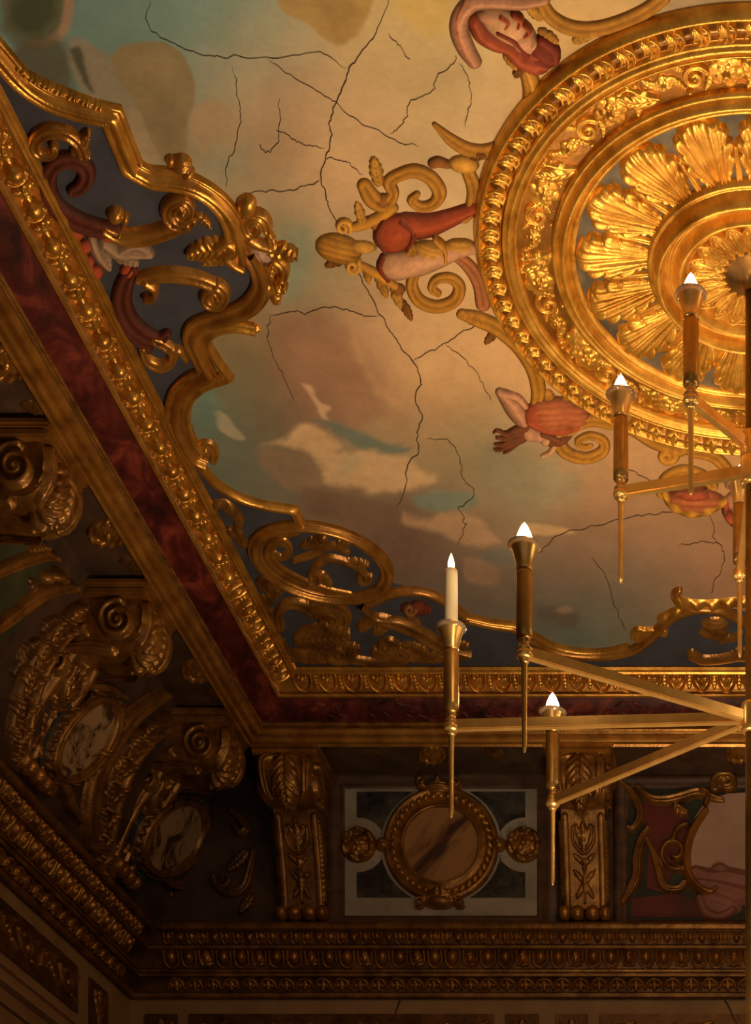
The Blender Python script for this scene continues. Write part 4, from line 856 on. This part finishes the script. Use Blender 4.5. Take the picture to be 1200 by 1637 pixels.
for side in ('left', 'back'):
    a0, a1 = LTR[side]; t = trims['l'+side]
    row('x', [acorn, bud, acorn], side, a0, a1, .084, Lw(.197), -.020, LB, LD, t)
    row('x', [egg, egg, eggl], side, a0, a1, .128, Lw(.475), -.020, LB, LD, t)
    row('x', [scal], side, a0, a1, .135, Lw(.81), -.024, LB, LD, t)

# ------------------------------------------------------------------ console brackets
class Front:
    ref = np.array([0., -1., 0.])
    def __init__(s, P):
        s.P = P; d = np.linalg.norm(np.diff(P, axis=0), axis=1); s.t = np.concatenate([[0], np.cumsum(d)]); s.L = s.t[-1]
        g = np.gradient(P, axis=0); g /= np.linalg.norm(g, axis=1)[:, None]; s.N = np.stack([g[:, 1], -g[:, 0]], 1)
    def __call__(s, x, y, h=0):
        y = np.asarray(y, float); p = np.interp(y, s.t, s.P[:, 0]); z = np.interp(y, s.t, s.P[:, 1])
        n0 = np.interp(y, s.t, s.N[:, 0]); n1 = np.interp(y, s.t, s.N[:, 1])
        return np.stack([np.asarray(x, float), -(p+h*n0), z+h*n1], -1)
    def scale(s, x, y): return 1.0
class Side:
    def __init__(s, x, sg): s.x, s.sg = x, sg; s.ref = np.array([sg, 0, 0.])
    def __call__(s, x, y, h=0):
        x = np.asarray(x, float); return np.stack([s.sg*(s.x+np.zeros_like(x)+h), -x, np.asarray(y, float)], -1)
    def scale(s, x, y): return 1.0
def console(pt, pb, m):
    """meshes of one bracket; origin at its foot on the wall plane, front towards -y"""
    HT = .985; out = []
    z = np.linspace(.10, HT, 40); u = (z-.10)/(HT-.10)
    p = pb+(pt-.05-pb)*(.22*np.sin(PI*u*.5)+.78*u**2.3)
    p = p-.06*np.exp(-((u-.80)/.16)**2)*(pt/.8)
    P = np.stack([p, z], 1); FR = Front(P); w = .155
    pf = lambda zz: float(np.interp(zz, z, p))
    # body: solid swept between the two sides
    n = len(P); V = []; 
    for sx in (-w, w): V += [(sx, -a, b) for a, b in P]
    for sx in (-w, w): V += [(sx, .0, b) for a, b in P]
    Fc = []
    for i in range(n-1):
        Fc += [(i, n+i, n+i+1, i+1), (2*n+i, i, i+1, 2*n+i+1), (n+i, 3*n+i, 3*n+i+1, n+i+1)]
    Fc += [(0, 2*n, 3*n, n), (n-1, 2*n-1, 4*n-1, 3*n-1)]
    out.append(('body', mesh('body', V, Fc, m, False)))
    K = crom(np.array([(pt-.02,HT),(pt+.0,HT-.07),(pt-.005,HT-.15),(pt-.04,HT-.22),(pt-.10,HT-.265),(pt-.17,HT-.27)]), 6)[::-1]
    FC = Front(K); LC = FC.L; wc = .175; nk = len(K)
    poly = list(map(tuple, K))+[(.0, HT), (.0, HT-.20)]
    nq = len(poly); V = [(-wc, -a, b) for a, b in poly]+[(wc, -a, b) for a, b in poly]
    Fc = [tuple(range(nq)), tuple(range(2*nq-1, nq-1, -1))]+[(i, (i+1) % nq, nq+(i+1) % nq, nq+i)[::-1] for i in range(nq)]
    out.append(('capital', mesh('capital', V, Fc, m, False)))
    a1 = bbox_bevel(-.225, .225, -pt-.02, -.002, HT, HT+.04, .008); a2 = bbox_bevel(-.245, .245, -pt-.045, -.002, HT+.042, HT+.085, .012)
    out.append(('abacus', mesh('abacus', *cat_mesh([a1, a2]), 'gold_brown' if m != 'gilt_dark' else 'gilt_wood', False)))
    L = FR.L
    for sx in (-1, 1):
        out.append(('edge_fillet', relief_mesh('edge_fillet', [stroke([(sx*.128,.0,.026),(sx*.128,L*.3,.026),(sx*.128,L*.62,.026)], .034,'groove')], FR, .011, m)))
        out.append(('capital_curl', relief_mesh('capital_curl', [stroke([(sx*.04,LC*.97,.020),(sx*.10,LC*.96,.03),(sx*.15,LC*.86,.034),(sx*.148,LC*.60,.032),(sx*.135,LC*.36,.028),(sx*.11,LC*.26,.02)], .05,'groove')], FC, .008, m)))
        out.append(('volute', relief_mesh('volute', [stroke(spiral(pt-.155, HT-.135, .115, .012, 1.4, 2.1, .024, .013), .045,'round'), ell(pt-.155, HT-.135, .026, .026, 0, .05)], Side(wc, sx), .008, m)))
        if pt > .7: out.append(('inner_volute', relief_mesh('inner_volute', [stroke(spiral(pf(HT-.42)+.0, HT-.36, .085, .012, 1.4, 1.8, .022, .012), .05,'round'), stroke([(pt-.20,HT-.285,.025),(pt-.32,HT-.27,.03),(pf(HT-.42)+.03,HT-.28,.026)], .04,'groove')], Side(w, sx), .009, m)))
        out.append(('side_leaf', relief_mesh('side_leaf', [leaf(pf(.62)-.04,.66,pf(.40)-.05,.42,.045,.035,5), leaf(pf(.42)-.04,.46,pf(.22)-.05,.24,.04,.035,4), stroke([(pf(.2)-.02,.16,.016),(pf(.32)-.02,.30,.018),(pf(.50)-.02,.50,.018),(pf(.66)-.02,.66,.016)], .03,'groove')], Side(w, sx), .010, m)))
    out.append(('capital_leaf', relief_mesh('capital_leaf', [leaf(0,LC*.98,0,LC*.04,.10,.085,6,tip=.4), leaf(-.02,LC*.90,-.085,LC*.30,.04,.06,4), leaf(.02,LC*.90,.085,LC*.30,.04,.06,4)], FC, .007, m)))
    out.append(('capital_roll', relief_mesh('capital_roll', [stroke([(-.165,L*.70,.030),(0,L*.69,.032),(.165,L*.70,.030)], .05,'rope'), ell(-.15,L*.70,.032,.032,0,.055), ell(.15,L*.70,.032,.032,0,.055)], FR, .009, m)))
    out.append(('palmette', relief_mesh('palmette', [leaf(0,L*.40,-.055,L*.57,.026,.042,2), leaf(0,L*.40,.055,L*.57,.026,.042,2), leaf(0,L*.39,0,L*.60,.030,.052,3), stroke([(-.075,L*.55,.010),(-.07,L*.45,.013),(0,L*.375,.014),(.07,L*.45,.013),(.075,L*.55,.010)], .040)], FR, .008, m)))
    out.append(('husk', relief_mesh('husk', [leaf(0,L*.30,-.075,L*.37,.022,.04,2), leaf(0,L*.30,.075,L*.37,.022,.04,2), leaf(0,L*.17,-.075,L*.265,.022,.04,2), leaf(0,L*.17,.075,L*.265,.022,.04,2), ell(0,L*.285,.02,.03,0,.045), leaf(0,L*.18,-.06,L*.07,.024,.04,3), leaf(0,L*.18,.06,L*.07,.024,.04,3), stroke([(0,L*.34,.009),(0,L*.2,.011),(0,L*.04,.008)], .036)], FR, .008, m)))
    for k, (x0, rx) in enumerate(((-.145, .040), (-.055, .050), (.055, .050), (.145, .040))):
        V, Fc = lathe(smooth_prof([(.0,-rx), (.035,-rx*.96), (.058,-rx*.55), (.066,0), (.058,rx*.55), (.035,rx*.96), (.0,rx)], 3), 20)
        V = np.stack([V[:, 2]+x0, V[:, 1]*1.0-pb-.012, V[:, 0]*.85+.062], 1)
        out.append(('foot_roll', mesh('foot_roll', V, Fc, 'gold_brown' if m != 'gilt_dark' else 'gilt_wood')))
    return out
Z0 = .7745*H+EYE
def place_console(parts, loc, rz, label):
    t = tag(empty('console', loc), label, 'console', 'carved consoles under the upper cornice'); t.rotation_euler = (0, 0, rz)
    body = None
    for nm, me in parts:
        o = link(nm, me, body if nm in ('edge_fillet', 'palmette', 'husk', 'inner_volute', 'side_leaf') else t, loc=(0,0,0))
        if nm == 'body': body = o
    return t
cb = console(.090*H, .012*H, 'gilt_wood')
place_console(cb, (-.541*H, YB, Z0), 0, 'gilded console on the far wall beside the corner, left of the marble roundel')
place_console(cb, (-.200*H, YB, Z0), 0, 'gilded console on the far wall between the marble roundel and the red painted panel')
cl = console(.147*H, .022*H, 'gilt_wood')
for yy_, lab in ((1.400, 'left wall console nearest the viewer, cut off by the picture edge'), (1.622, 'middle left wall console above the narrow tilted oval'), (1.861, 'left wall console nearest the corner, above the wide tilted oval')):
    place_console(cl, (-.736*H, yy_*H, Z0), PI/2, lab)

# ------------------------------------------------------------------ rosettes under the soffit
SOF = Plane((0, 0, .956*H), (0, 0, -1))
for x, y, rx, ry, lab in ((172,851,34,21,'between the near and middle left consoles'), (316,1071,29,18,'between the middle and corner left consoles'), (8,580,40,28,'at the left picture edge under the upper cornice'), (690,1206,23,14,'above the marble roundel'), (1181,1204,23,14,'above the red painted panel')):
    r = tag(empty('rosette', SOF(float(x), float(y))), 'carved gilded rosette '+lab, 'rosette', 'rosettes under the soffit')
    relief('flower', [rosette(x, y, rx*.72, ry*.72, .085, 7, rings=3)], SOF, 1.2, 'gold_brown', r)
    relief('rim', [stroke([(*p, rx*.13) for p in ellipse_px(x, y, rx*.86, ry*.86, 0, 28, 0, 2*PI, True)], .06, 'rope', n=1)], SOF, 1.2, 'gold_brown', r)
for x, y, a, s_ in ((60,655,.5,1), (120,720,.7,1), (215,905,.9,.9), (250,960,.9,.9), (345,1110,.9,.7), (372,1150,.9,.6), (590,1203,0,.6), (790,1203,0,.6), (1090,1203,0,.6)):
    o = relief('soffit_leaf', [leaf(x-26*s_, y-12*s_*(a > 0), x+26*s_, y+12*s_*(a > 0), 11*s_, .04, 5), stroke(spiral(x+4, y+4, 13*s_, 3, 0, 1.2, 4*s_, 2, .6), .04)], SOF, 1.5, 'gilt_dark', trims['uback' if y > 1180 else 'uleft'])

# ------------------------------------------------------------------ marble roundel panel on the far wall
def slab(name, poly, S, h, m, parent, h0=-.01):
    """flat piece with thickness, outline read onto surface S"""
    q = np.array(poly, float); n = len(q)
    A = S(q[:, 0], q[:, 1], np.full(n, h)); B = S(q[:, 0], q[:, 1], np.full(n, h0))
    V = np.concatenate([A, B]); a = np.cross(A[1]-A[0], A[2]-A[0])
    area = sum(np.cross(A[i]-A[0], A[(i+1) % n]-A[0])@S.n for i in range(1, n-1))
    f = list(range(n)); 
    if area < 0: f = f[::-1]
    Fc = [tuple(f)]
    for i in range(n):
        j = (i+1) % n
        Fc.append((i, n+i, n+j, j) if area > 0 else (j, n+j, n+i, i))
    return link(name, mesh(name, V, Fc, m, False), parent)
def rect(x0, y0, x1, y1): return [(x0,y0),(x1,y0),(x1,y1),(x0,y1)]
def rect_path(x0, y0, x1, y1): return np.array([(x0,y0),((x0+x1)/2,y0),(x1,y0),(x1,(y0+y1)/2),(x1,y1),((x0+x1)/2,y1),(x0,y1),(x0,(y0+y1)/2)], float)
mp_ = tag(empty('marble_panel', BACK(706., 1470.)), 'wall panel with a veined amber marble roundel in a gilded ring, four dark marble corners', 'panel')
slab('stone_ground', rect(535,1246,876,1490), BACK, .02, 'pale_stone', mp_)
sweep('frame', rect_path(536,1247,875,1482), PROF_THIN, .085, BACK, 'brown_wood', mp_, closed=True)
RC, RR = (706, 1353), 96
def spandrel(sx, sy):
    cx, cy = RC; sxc, sr = 132, 44; pts = []
    X0, Y0 = 134, 84
    pts.append((X0, Y0)); x1 = math.sqrt(RR**2-Y0**2); pts.append((x1, Y0))
    a0 = math.atan2(Y0, x1)
    a1 = .17
    for k in range(9): a = a0+(a1-a0)*k/8; pts.append((RR*math.cos(a)*1.0+.5, RR*math.sin(a)))
    b0, b1 = math.radians(150), math.radians(88)
    for k in range(8): b = b0+(b1-b0)*k/7; pts.append((sxc+sr*math.cos(b), sr*math.sin(b)))
    pts.append((X0, sr))
    return [(cx+sx*x, cy+sy*y) for x, y in pts]
for sx in (-1, 1):
    for sy in (-1, 1):
        slab('marble_corner', spandrel(sx, sy), BACK, .03, 'green_marble', mp_)
    x = RC[0]+sx*132
    relief('side_rosette', [rosette(x, 1353, 20, 20, .06, 6, rings=2), stroke([(*p, 6) for p in ellipse_px(x, 1353, 23, 23, 0, 24, 0, 2*PI, True)], .06, 'rope', n=1)], BACK, 1.2, 'gilt_wood', mp_, lift=.02)
    relief('link_knot', [ell(RC[0]+sx*92, 1353, 13, 12, 0, .07), ell(RC[0]+sx*92, 1353, 7, 6, 0, .09)], BACK, 1.2, 'gilt_wood', mp_, lift=.02)
rring = sweep('roundel_ring', ellipse_px(*RC, 76, 76, 0, 72), [(-1,-.01),(-1,.03),(-.9,.05),(-.78,.052),(-.7,.035),(.3,.035),(.42,.055),(.6,.065),(.78,.05),(.9,.04),(1,-.01)], .078, BACK, 'gilt_wood', mp_, closed=True)
slab('marble_disc', [tuple(p) for p in ellipse_px(*RC, 62, 62, 0, 64)], BACK, .03, 'amber_marble', mp_)
me_b = None
for k in range(40):
    a = 2*PI*k/40; x, y = RC[0]+77*math.cos(a), RC[1]+77*math.sin(a)
    P = BACK(x, y, .03)
    if me_b is None:
        me_b = relief_mesh('ring_bead', [ell(0,0,.024,.030,.4,.03,0,.5), ell(.02,-.02,.012,.012,0,.022)], LOC, .006, 'gold_brown')
    o = bpy.data.objects.new('ring_bead', me_b); COL.objects.link(o); o.parent = rring
    o.matrix_basis = Matrix.Translation(Vector(P)) @ Matrix.Rotation(PI/2, 4, 'X') @ Matrix.Rotation(-a, 4, 'Z')
relief('top_crest', [ell(702,1264,22,11,0,.07,0,.5,.15,3), stroke(spiral(676,1256,8,2,1,1.2,4,2), .06), stroke(spiral(730,1256,8,2,2,-1.2,4,2), .06), leaf(702,1276,702,1250,11,.07,3)], BACK, 1.2, 'gilt_wood', mp_, lift=.03)
relief('bottom_crest', [leaf(704,1452,704,1424,26,.08,5), leaf(704,1446,674,1440,10,.06,3), leaf(704,1446,734,1440,10,.06,3), ell(704,1446,24,10,0,.07), stroke(spiral(736,1446,7,2,1,1.2,4,2), .06), stroke(spiral(672,1446,7,2,2,-1.2,4,2), .06)], BACK, 1.2, 'gilt_wood', mp_, lift=.03)

# ------------------------------------------------------------------ painted panel on the far wall (right)
pp_ = tag(empty('painted_mural', BACK(1200., 1470.)), 'dark green and red painted panel with gilded strapwork round a pink cloth shield', 'panel')
slab('ground', rect(988,1252,1412,1485), BACK, .012, mat('panel_green', (.012,.016,.013), (.035,.036,.026), rough=.6, scale=4), pp_)
sweep('frame', rect_path(992,1250,1408,1484), PROF_THIN, .055, BACK, 'brown_wood', pp_, closed=True)
mat('panel_red', (.07,.008,.006), (.15,.020,.014), rough=.6, scale=5)
mat('shield_pink', (.36,.21,.15), (.46,.29,.21), rough=.7, scale=3)
mat('pink_cloth', (.20,.075,.055), (.30,.12,.085), rough=.7, scale=5)
for sg in (1, -1):
    def q(pts): return [((x if sg > 0 else 2400-x),)+tuple(r) for x, *r in pts]
    slab('red_field', q([(1024,1285),(1060,1282),(1100,1300),(1098,1340),(1078,1390),(1060,1430),(1034,1420),(1036,1360)]), BACK, .02, 'panel_red', pp_)
    slab('lower_red_field', q([(1010,1438),(1080,1430),(1130,1450),(1130,1468),(1008,1468)]), BACK, .018, 'panel_red', pp_)
    relief('outer_strap', [stroke(q([(992,1254,3),(1008,1268,6),(1020,1290,8),(1022,1310,7),(1012,1328,5),(1004,1326,4)]), .05,'groove'), stroke(q([(1036,1328,4),(1026,1345,8),(1018,1375,9),(1018,1400,9),(1008,1425,8),(996,1446,4)]), .055,'groove')], BACK, 1.4, 'gilt_wood', pp_, lift=.02)
    relief('upper_strap', [stroke(q([(1020,1264,4),(1040,1280,7),(1066,1282,8),(1092,1276,8),(1116,1270,8),(1140,1280,7),(1155,1284,4)]), .06,'groove'), leaf(*q([(1076,1290)])[0], *q([(1100,1306)])[0], 10,.06,4), stroke(q([(1128,1290,5),(1132,1275,6),(1122,1268,5)]), .07)], BACK, 1.4, 'gilt_wood', pp_, lift=.02)
    relief('top_volute', [stroke(q(spiral(1160,1256,20,4,2.6,1.3,9,5,.8)), .07,'groove')], BACK, 1.4, 'gilt_wood', pp_, lift=.02)
    relief('inner_scroll', [stroke(q([(1034,1345,4),(1046,1370,6),(1054,1400,7),(1062,1420,7),(1084,1424,6),(1094,1414,5)]), .05,'groove'), stroke(q(spiral(1078,1366,26,6,1.2,1.2,5,4,1.1)), .045,'round'), leaf(*q([(1062,1388)])[0], *q([(1096,1392)])[0], 8,.05,4), stroke(q([(1074,1350,4),(1084,1328,6),(1098,1322,4)]), .05)], BACK, 1.4, 'gilt_wood', pp_, lift=.02)
    relief('shield_edge', [stroke(q([(1128,1300,6),(1110,1325,8),(1098,1356,9),(1098,1390,9),(1110,1416,9),(1134,1432,8),(1146,1424,6)]), .075,'ridge')], BACK, 1.4, 'gold_brown', pp_, lift=.02)
    relief('lower_swirl', [ell(q([(1150,1440)])[0][0],1440,34,26,.3*sg,.05,0,.6,.1,4), stroke(q([(1118,1440,8),(1128,1462,9),(1150,1470,8),(1172,1458,6)]), .06,'round')], BACK, 1.6, 'pink_cloth', pp_, lift=.02)
    relief('pink_cloth', [stroke(q([(1112,1396,10),(1134,1404,14),(1160,1402,14),(1190,1408,14),(1205,1410,12)]), .05,'ridge'), stroke(q([(1120,1414,10),(1150,1420,13),(1185,1430,14),(1205,1434,13)]), .05,'ridge'), ell(q([(1150,1392)])[0][0],1392,14,9,0,.05)], BACK, 1.6, 'pink_cloth', pp_, lift=.03)
slab('shield', [(1130,1280),(1165,1272),(1200,1270),(1235,1272),(1270,1280),(1290,1310),(1302,1356),(1296,1400),(1270,1425),(1200,1440),(1130,1425),(1104,1400),(1098,1356),(1110,1310)], BACK, .035, 'shield_pink', pp_)

# ------------------------------------------------------------------ left cove: tilted ovals and strapwork
mat('teal_ground', (.022,.036,.034), (.055,.080,.072), rough=.6, scale=5)
mat('olive_ground', (.030,.032,.012), (.065,.062,.024), rough=.6, scale=5)
def oval_panel(cx, cy, ra, rb, rot, lab, extra):
    t = tag(empty('oval_medallion', COVE(float(cx), float(cy))), lab, 'panel')
    slab('ground', [tuple(p) for p in ellipse_px(cx, cy, ra*1.42, rb*1.6, rot, 40)], COVE, .012, 'teal_ground', t)
    slab('marble', [tuple(p) for p in ellipse_px(cx, cy, ra, rb, rot, 48)], COVE, .035, 'cream_marble', t)
    relief('frame', [stroke([(*p, 7) for p in ellipse_px(cx, cy, ra*1.08, rb*1.15, rot, 48, 0, 2*PI, True)], .07, 'groove', n=1)], COVE, 1.5, 'gilt_wood', t, lift=.01)
    relief('outer_frame', [stroke([(*p, 4.5) for p in ellipse_px(cx, cy, ra*1.25, rb*1.36, rot, 48, 0, 2*PI, True)], .05, 'rope', n=1)], COVE, 1.5, 'gilt_dark', t, lift=.01)
    for nm, pr in extra: relief(nm, pr, COVE, 1.5, 'gilt_wood', t, lift=.01)
    return t
oval_panel(130,1178,68,32,-.98,'narrow tilted cream marble oval on the left cove between the middle and corner consoles', [
 ('top_scroll', [stroke([(100,1112,5),(130,1094,7),(165,1096,7),(190,1110,5)], .06,'groove'), leaf(150,1100,190,1130,10,.05,4)]),
 ('bottom_scroll', [stroke([(84,1236,6),(100,1262,8),(110,1290,7),(126,1310,5)], .06,'groove'), leaf(86,1240,70,1270,10,.05,4)]),
 ('side_knot', [ell(158,1200,9,8,0,.07), ell(164,1194,5,5,0,.07)]),
 ('arch_band', [stroke([(258,1108,9),(214,1140,11),(176,1190,12),(150,1250,12),(140,1310,11),(142,1350,9)], .06,'groove')])])
oval_panel(272,1336,58,36,-.98,'wide tilted cream marble oval on the left cove beside the corner', [
 ('lower_bracket', [stroke([(246,1390,5),(270,1410,8),(304,1408,8),(336,1388,8),(356,1362,5)], .07,'groove'), leaf(320,1398,350,1372,11,.06,4)]),
 ('foot_scroll', [stroke(spiral(300,1440,22,4,3.6,1.3,7,4,.8), .05,'groove')])])
for nm, cx, cy, lab in (('corner_scroll', 385, 1400, 'dark scroll carving between the wide oval and the corner console'),):
    t = tag(empty('corner_carving', BACK(float(cx), float(cy))), lab, 'carving')
    relief('scroll', [stroke([(372,1300,5),(388,1312,8),(396,1328,8),(384,1334,6),(376,1322,4)], .06,'groove'), stroke([(346,1400,5),(352,1420,8),(372,1430,8),(392,1420,8),(402,1390,7),(408,1362,5)], .06,'groove')], BACK, 1.5, 'gilt_dark', t)
    relief('leaf', [leaf(396,1360,366,1394,12,.05,4), leaf(404,1430,384,1462,10,.05,4), stroke(spiral(352,1408,16,4,0,1.2,6,3), .05)], BACK, 1.5, 'gilt_dark', t)
sp = tag(empty('strapwork', COVE(50., 940.)), 'gilded strapwork over olive ground on the left cove at the picture edge', 'strapwork')
slab('ground', [(-30,860),(60,850),(80,900),(60,960),(20,1010),(-30,1040)], COVE, .012, 'olive_ground', sp)
relief('upper_strap', [stroke([(-20,915,10),(20,898,12),(60,885,12),(80,888,8)], .07,'groove'), leaf(40,884,72,872,12,.06,4)], COVE, 1.5, 'gilt_wood', sp)
relief('boss', [ell(85,918,17,10,.1,.08), ell(70,922,10,12,0,.06), ell(98,924,8,9,0,.05)], COVE, 1.5, 'gilt_wood', sp)
relief('lower_strap', [stroke([(-20,1008,9),(20,978,11),(56,950,12),(90,938,11),(112,936,8)], .07,'groove'), leaf(20,985,46,955,10,.05,4)], COVE, 1.5, 'gilt_wood', sp)
relief('spray', [leaf(44,922,58,950,9,.05,3), leaf(66,1010,90,985,11,.05,4), leaf(30,1060,60,1020,12,.05,5), leaf(20,1080,36,1050,9,.05,4)], COVE, 1.5, 'gilt_dark', sp)

# ------------------------------------------------------------------ frieze panels and mouldings under the lower cornice
zt, zb = .675*H+EYE, .622*H+EYE
def frieze(side, a0, a1, lab):
    t = tag(empty('frieze_panel'), lab, 'panel')
    if side == 'back':
        V = box(a0, a1, 2.012*H-.014, 2.012*H-.001, zb, zt)[0]; t.location = ((a0+a1)/2, 2.012*H, zb)
    else:
        V = box(-.762*H+.001, -.762*H+.014, a0, a1, zb, zt)[0]; t.location = (-.762*H, (a0+a1)/2, zb)
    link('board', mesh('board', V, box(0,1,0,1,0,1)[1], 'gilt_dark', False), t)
    n = max(1, int(round((a1-a0)/.30))); st = (a1-a0)/n
    for k in range(n):
        o = bpy.data.objects.new('leaf_scroll', fz[k % 2] if a1-a0 > .4 else fz[2]); COL.objects.link(o); o.parent = t
        a = a0+st*(k+.5)
        R = Matrix.Rotation(PI/2, 4, 'X') if side == 'back' else Matrix.Rotation(PI/2, 4, 'Z') @ Matrix.Rotation(PI/2, 4, 'X')
        P = Vector((a, 2.012*H-.012, (zt+zb)/2)) if side == 'back' else Vector((-.762*H+.012, a, (zt+zb)/2))
        o.matrix_basis = Matrix.Translation(P-t.location) @ R
fz = [relief_mesh('leaf_scroll', [stroke(spiral(0,0,.085*sg,.012,.6*sg,1.4*sg,.017,.009), .03,'groove'), stroke([(-.16,-.06*sg,.012),(-.11,.05*sg,.014),(-.05,.08*sg,.014)], .026), leaf(.06,-.03*sg,.15,-.09*sg,.030,.03,3), leaf(.03,.07*sg,.13,.10*sg,.026,.03,3), leaf(-.07,.02*sg,-.13,-.05*sg,.024,.03,3)], LOC, .008, 'gilt_wood') for sg in (1, -1)]
fz.append(relief_mesh('leaf_scroll', [leaf(0,-.13,0,.13,.045,.035,5), leaf(-.02,-.08,-.085,.10,.028,.03,3), leaf(.02,-.08,.085,.10,.028,.03,3)], LOC, .008, 'gilt_wood'))
bx = lambda p: (p-CX)/F*2.012*H
frieze('back', bx(232), bx(284), 'small dark frieze panel nearest the corner on the far wall')
frieze('back', bx(303), bx(790), 'long dark frieze panel of gilded leaf scrolls below the marble roundel')
frieze('back', bx(808), bx(862), 'small dark frieze panel with a palmette right of the long left one')
frieze('back', bx(888), bx(940), 'small dark frieze panel with a palmette left of the right long one')
frieze('back', bx(958), bx(1330), 'long dark frieze panel below the red painted panel')
frieze('left', 6.2, 11.1, 'long dark frieze panel of gilded leaf scrolls on the left wall')
frieze('left', 11.30, 11.62, 'small dark frieze panel with a palmette on the left wall by the corner')
lm = [(0,0), (-.03,.0), (-.05,.02), (-.05,.05), (-.03,.06), (-.03,.10), (-.06,.12), (-.07,.16), (-.03,.18), (-.02,.26), (0,.26)]
for side, nm in (('left', 'trim_7'), ('back', 'trim_8'), ('right', 'trim_9')):
    o = strip(nm, lm, .762*H, 2.012*H, .612*H, side, 'ochre_wall'); tag(o, 'plain ochre moulding under the frieze', None, None, 'structure')

# ------------------------------------------------------------------ leafy arches on the left cove, cracks in the frieze
for pts, lab in (([(262,1150),(222,1178),(188,1226),(166,1290),(156,1350),(158,1392)], 'dark leafy arch moulding left of the wide tilted oval'),
                 ([(150,962),(104,990),(62,1044),(34,1110),(22,1180),(24,1222)], 'dark leafy arch moulding left of the narrow tilted oval')):
    q = path_px(pts, 6); t = tag(empty('leafy_arch', COVE(float(pts[3][0]), float(pts[3][1]))), lab, 'moulding')
    relief('band', [stroke([(x, y, 13) for x, y in q], .05, 'groove', n=1)], COVE, 1.6, 'gilt_dark', t)
    relief('inner_rib', [stroke([(x+17, y+6, 5) for x, y in q], .05, 'round', n=1)], COVE, 1.5, 'gilt_wood', t)
    n = len(q)
    for k in range(2, n-4, 4):
        (x0, y0), (x1, y1) = q[k], q[k+4]; dx, dy = x1-x0, y1-y0
        relief('leaf', [leaf(x1, y1, x0-dy*.25, y0+dx*.25, 8, .085, 3), leaf(x1, y1, x0+dy*.45, y0-dx*.45, 6, .08, 3), ell(x1, y1, 4.5, 4.5, 0, .08)], COVE, 1.3, 'gilt_wood', t)
for pts in ([(640,1600),(634,1618),(624,1640)], [(1158,1600),(1166,1612),(1170,1624),(1180,1642)]):
    q = path_px(pts, 8); q = q+np.stack([2*fbm(np.arange(len(q))/1.5, q[:, 0]*0, 3), 0*q[:, 0]], 1)
    w = np.linspace(1.4, .5, len(q)); A, B = q+np.stack([w, 0*w], 1), q-np.stack([w, 0*w], 1); n = len(q); j = np.arange(n-1)
    P = np.concatenate([FRZB(A[:, 0], A[:, 1], np.full(n, .018)), FRZB(B[:, 0], B[:, 1], np.full(n, .018))])
    link('crack', mesh('crack', P, np.stack([j, j+1, n+j+1, n+j], 1), 'crack_dark'), wb)
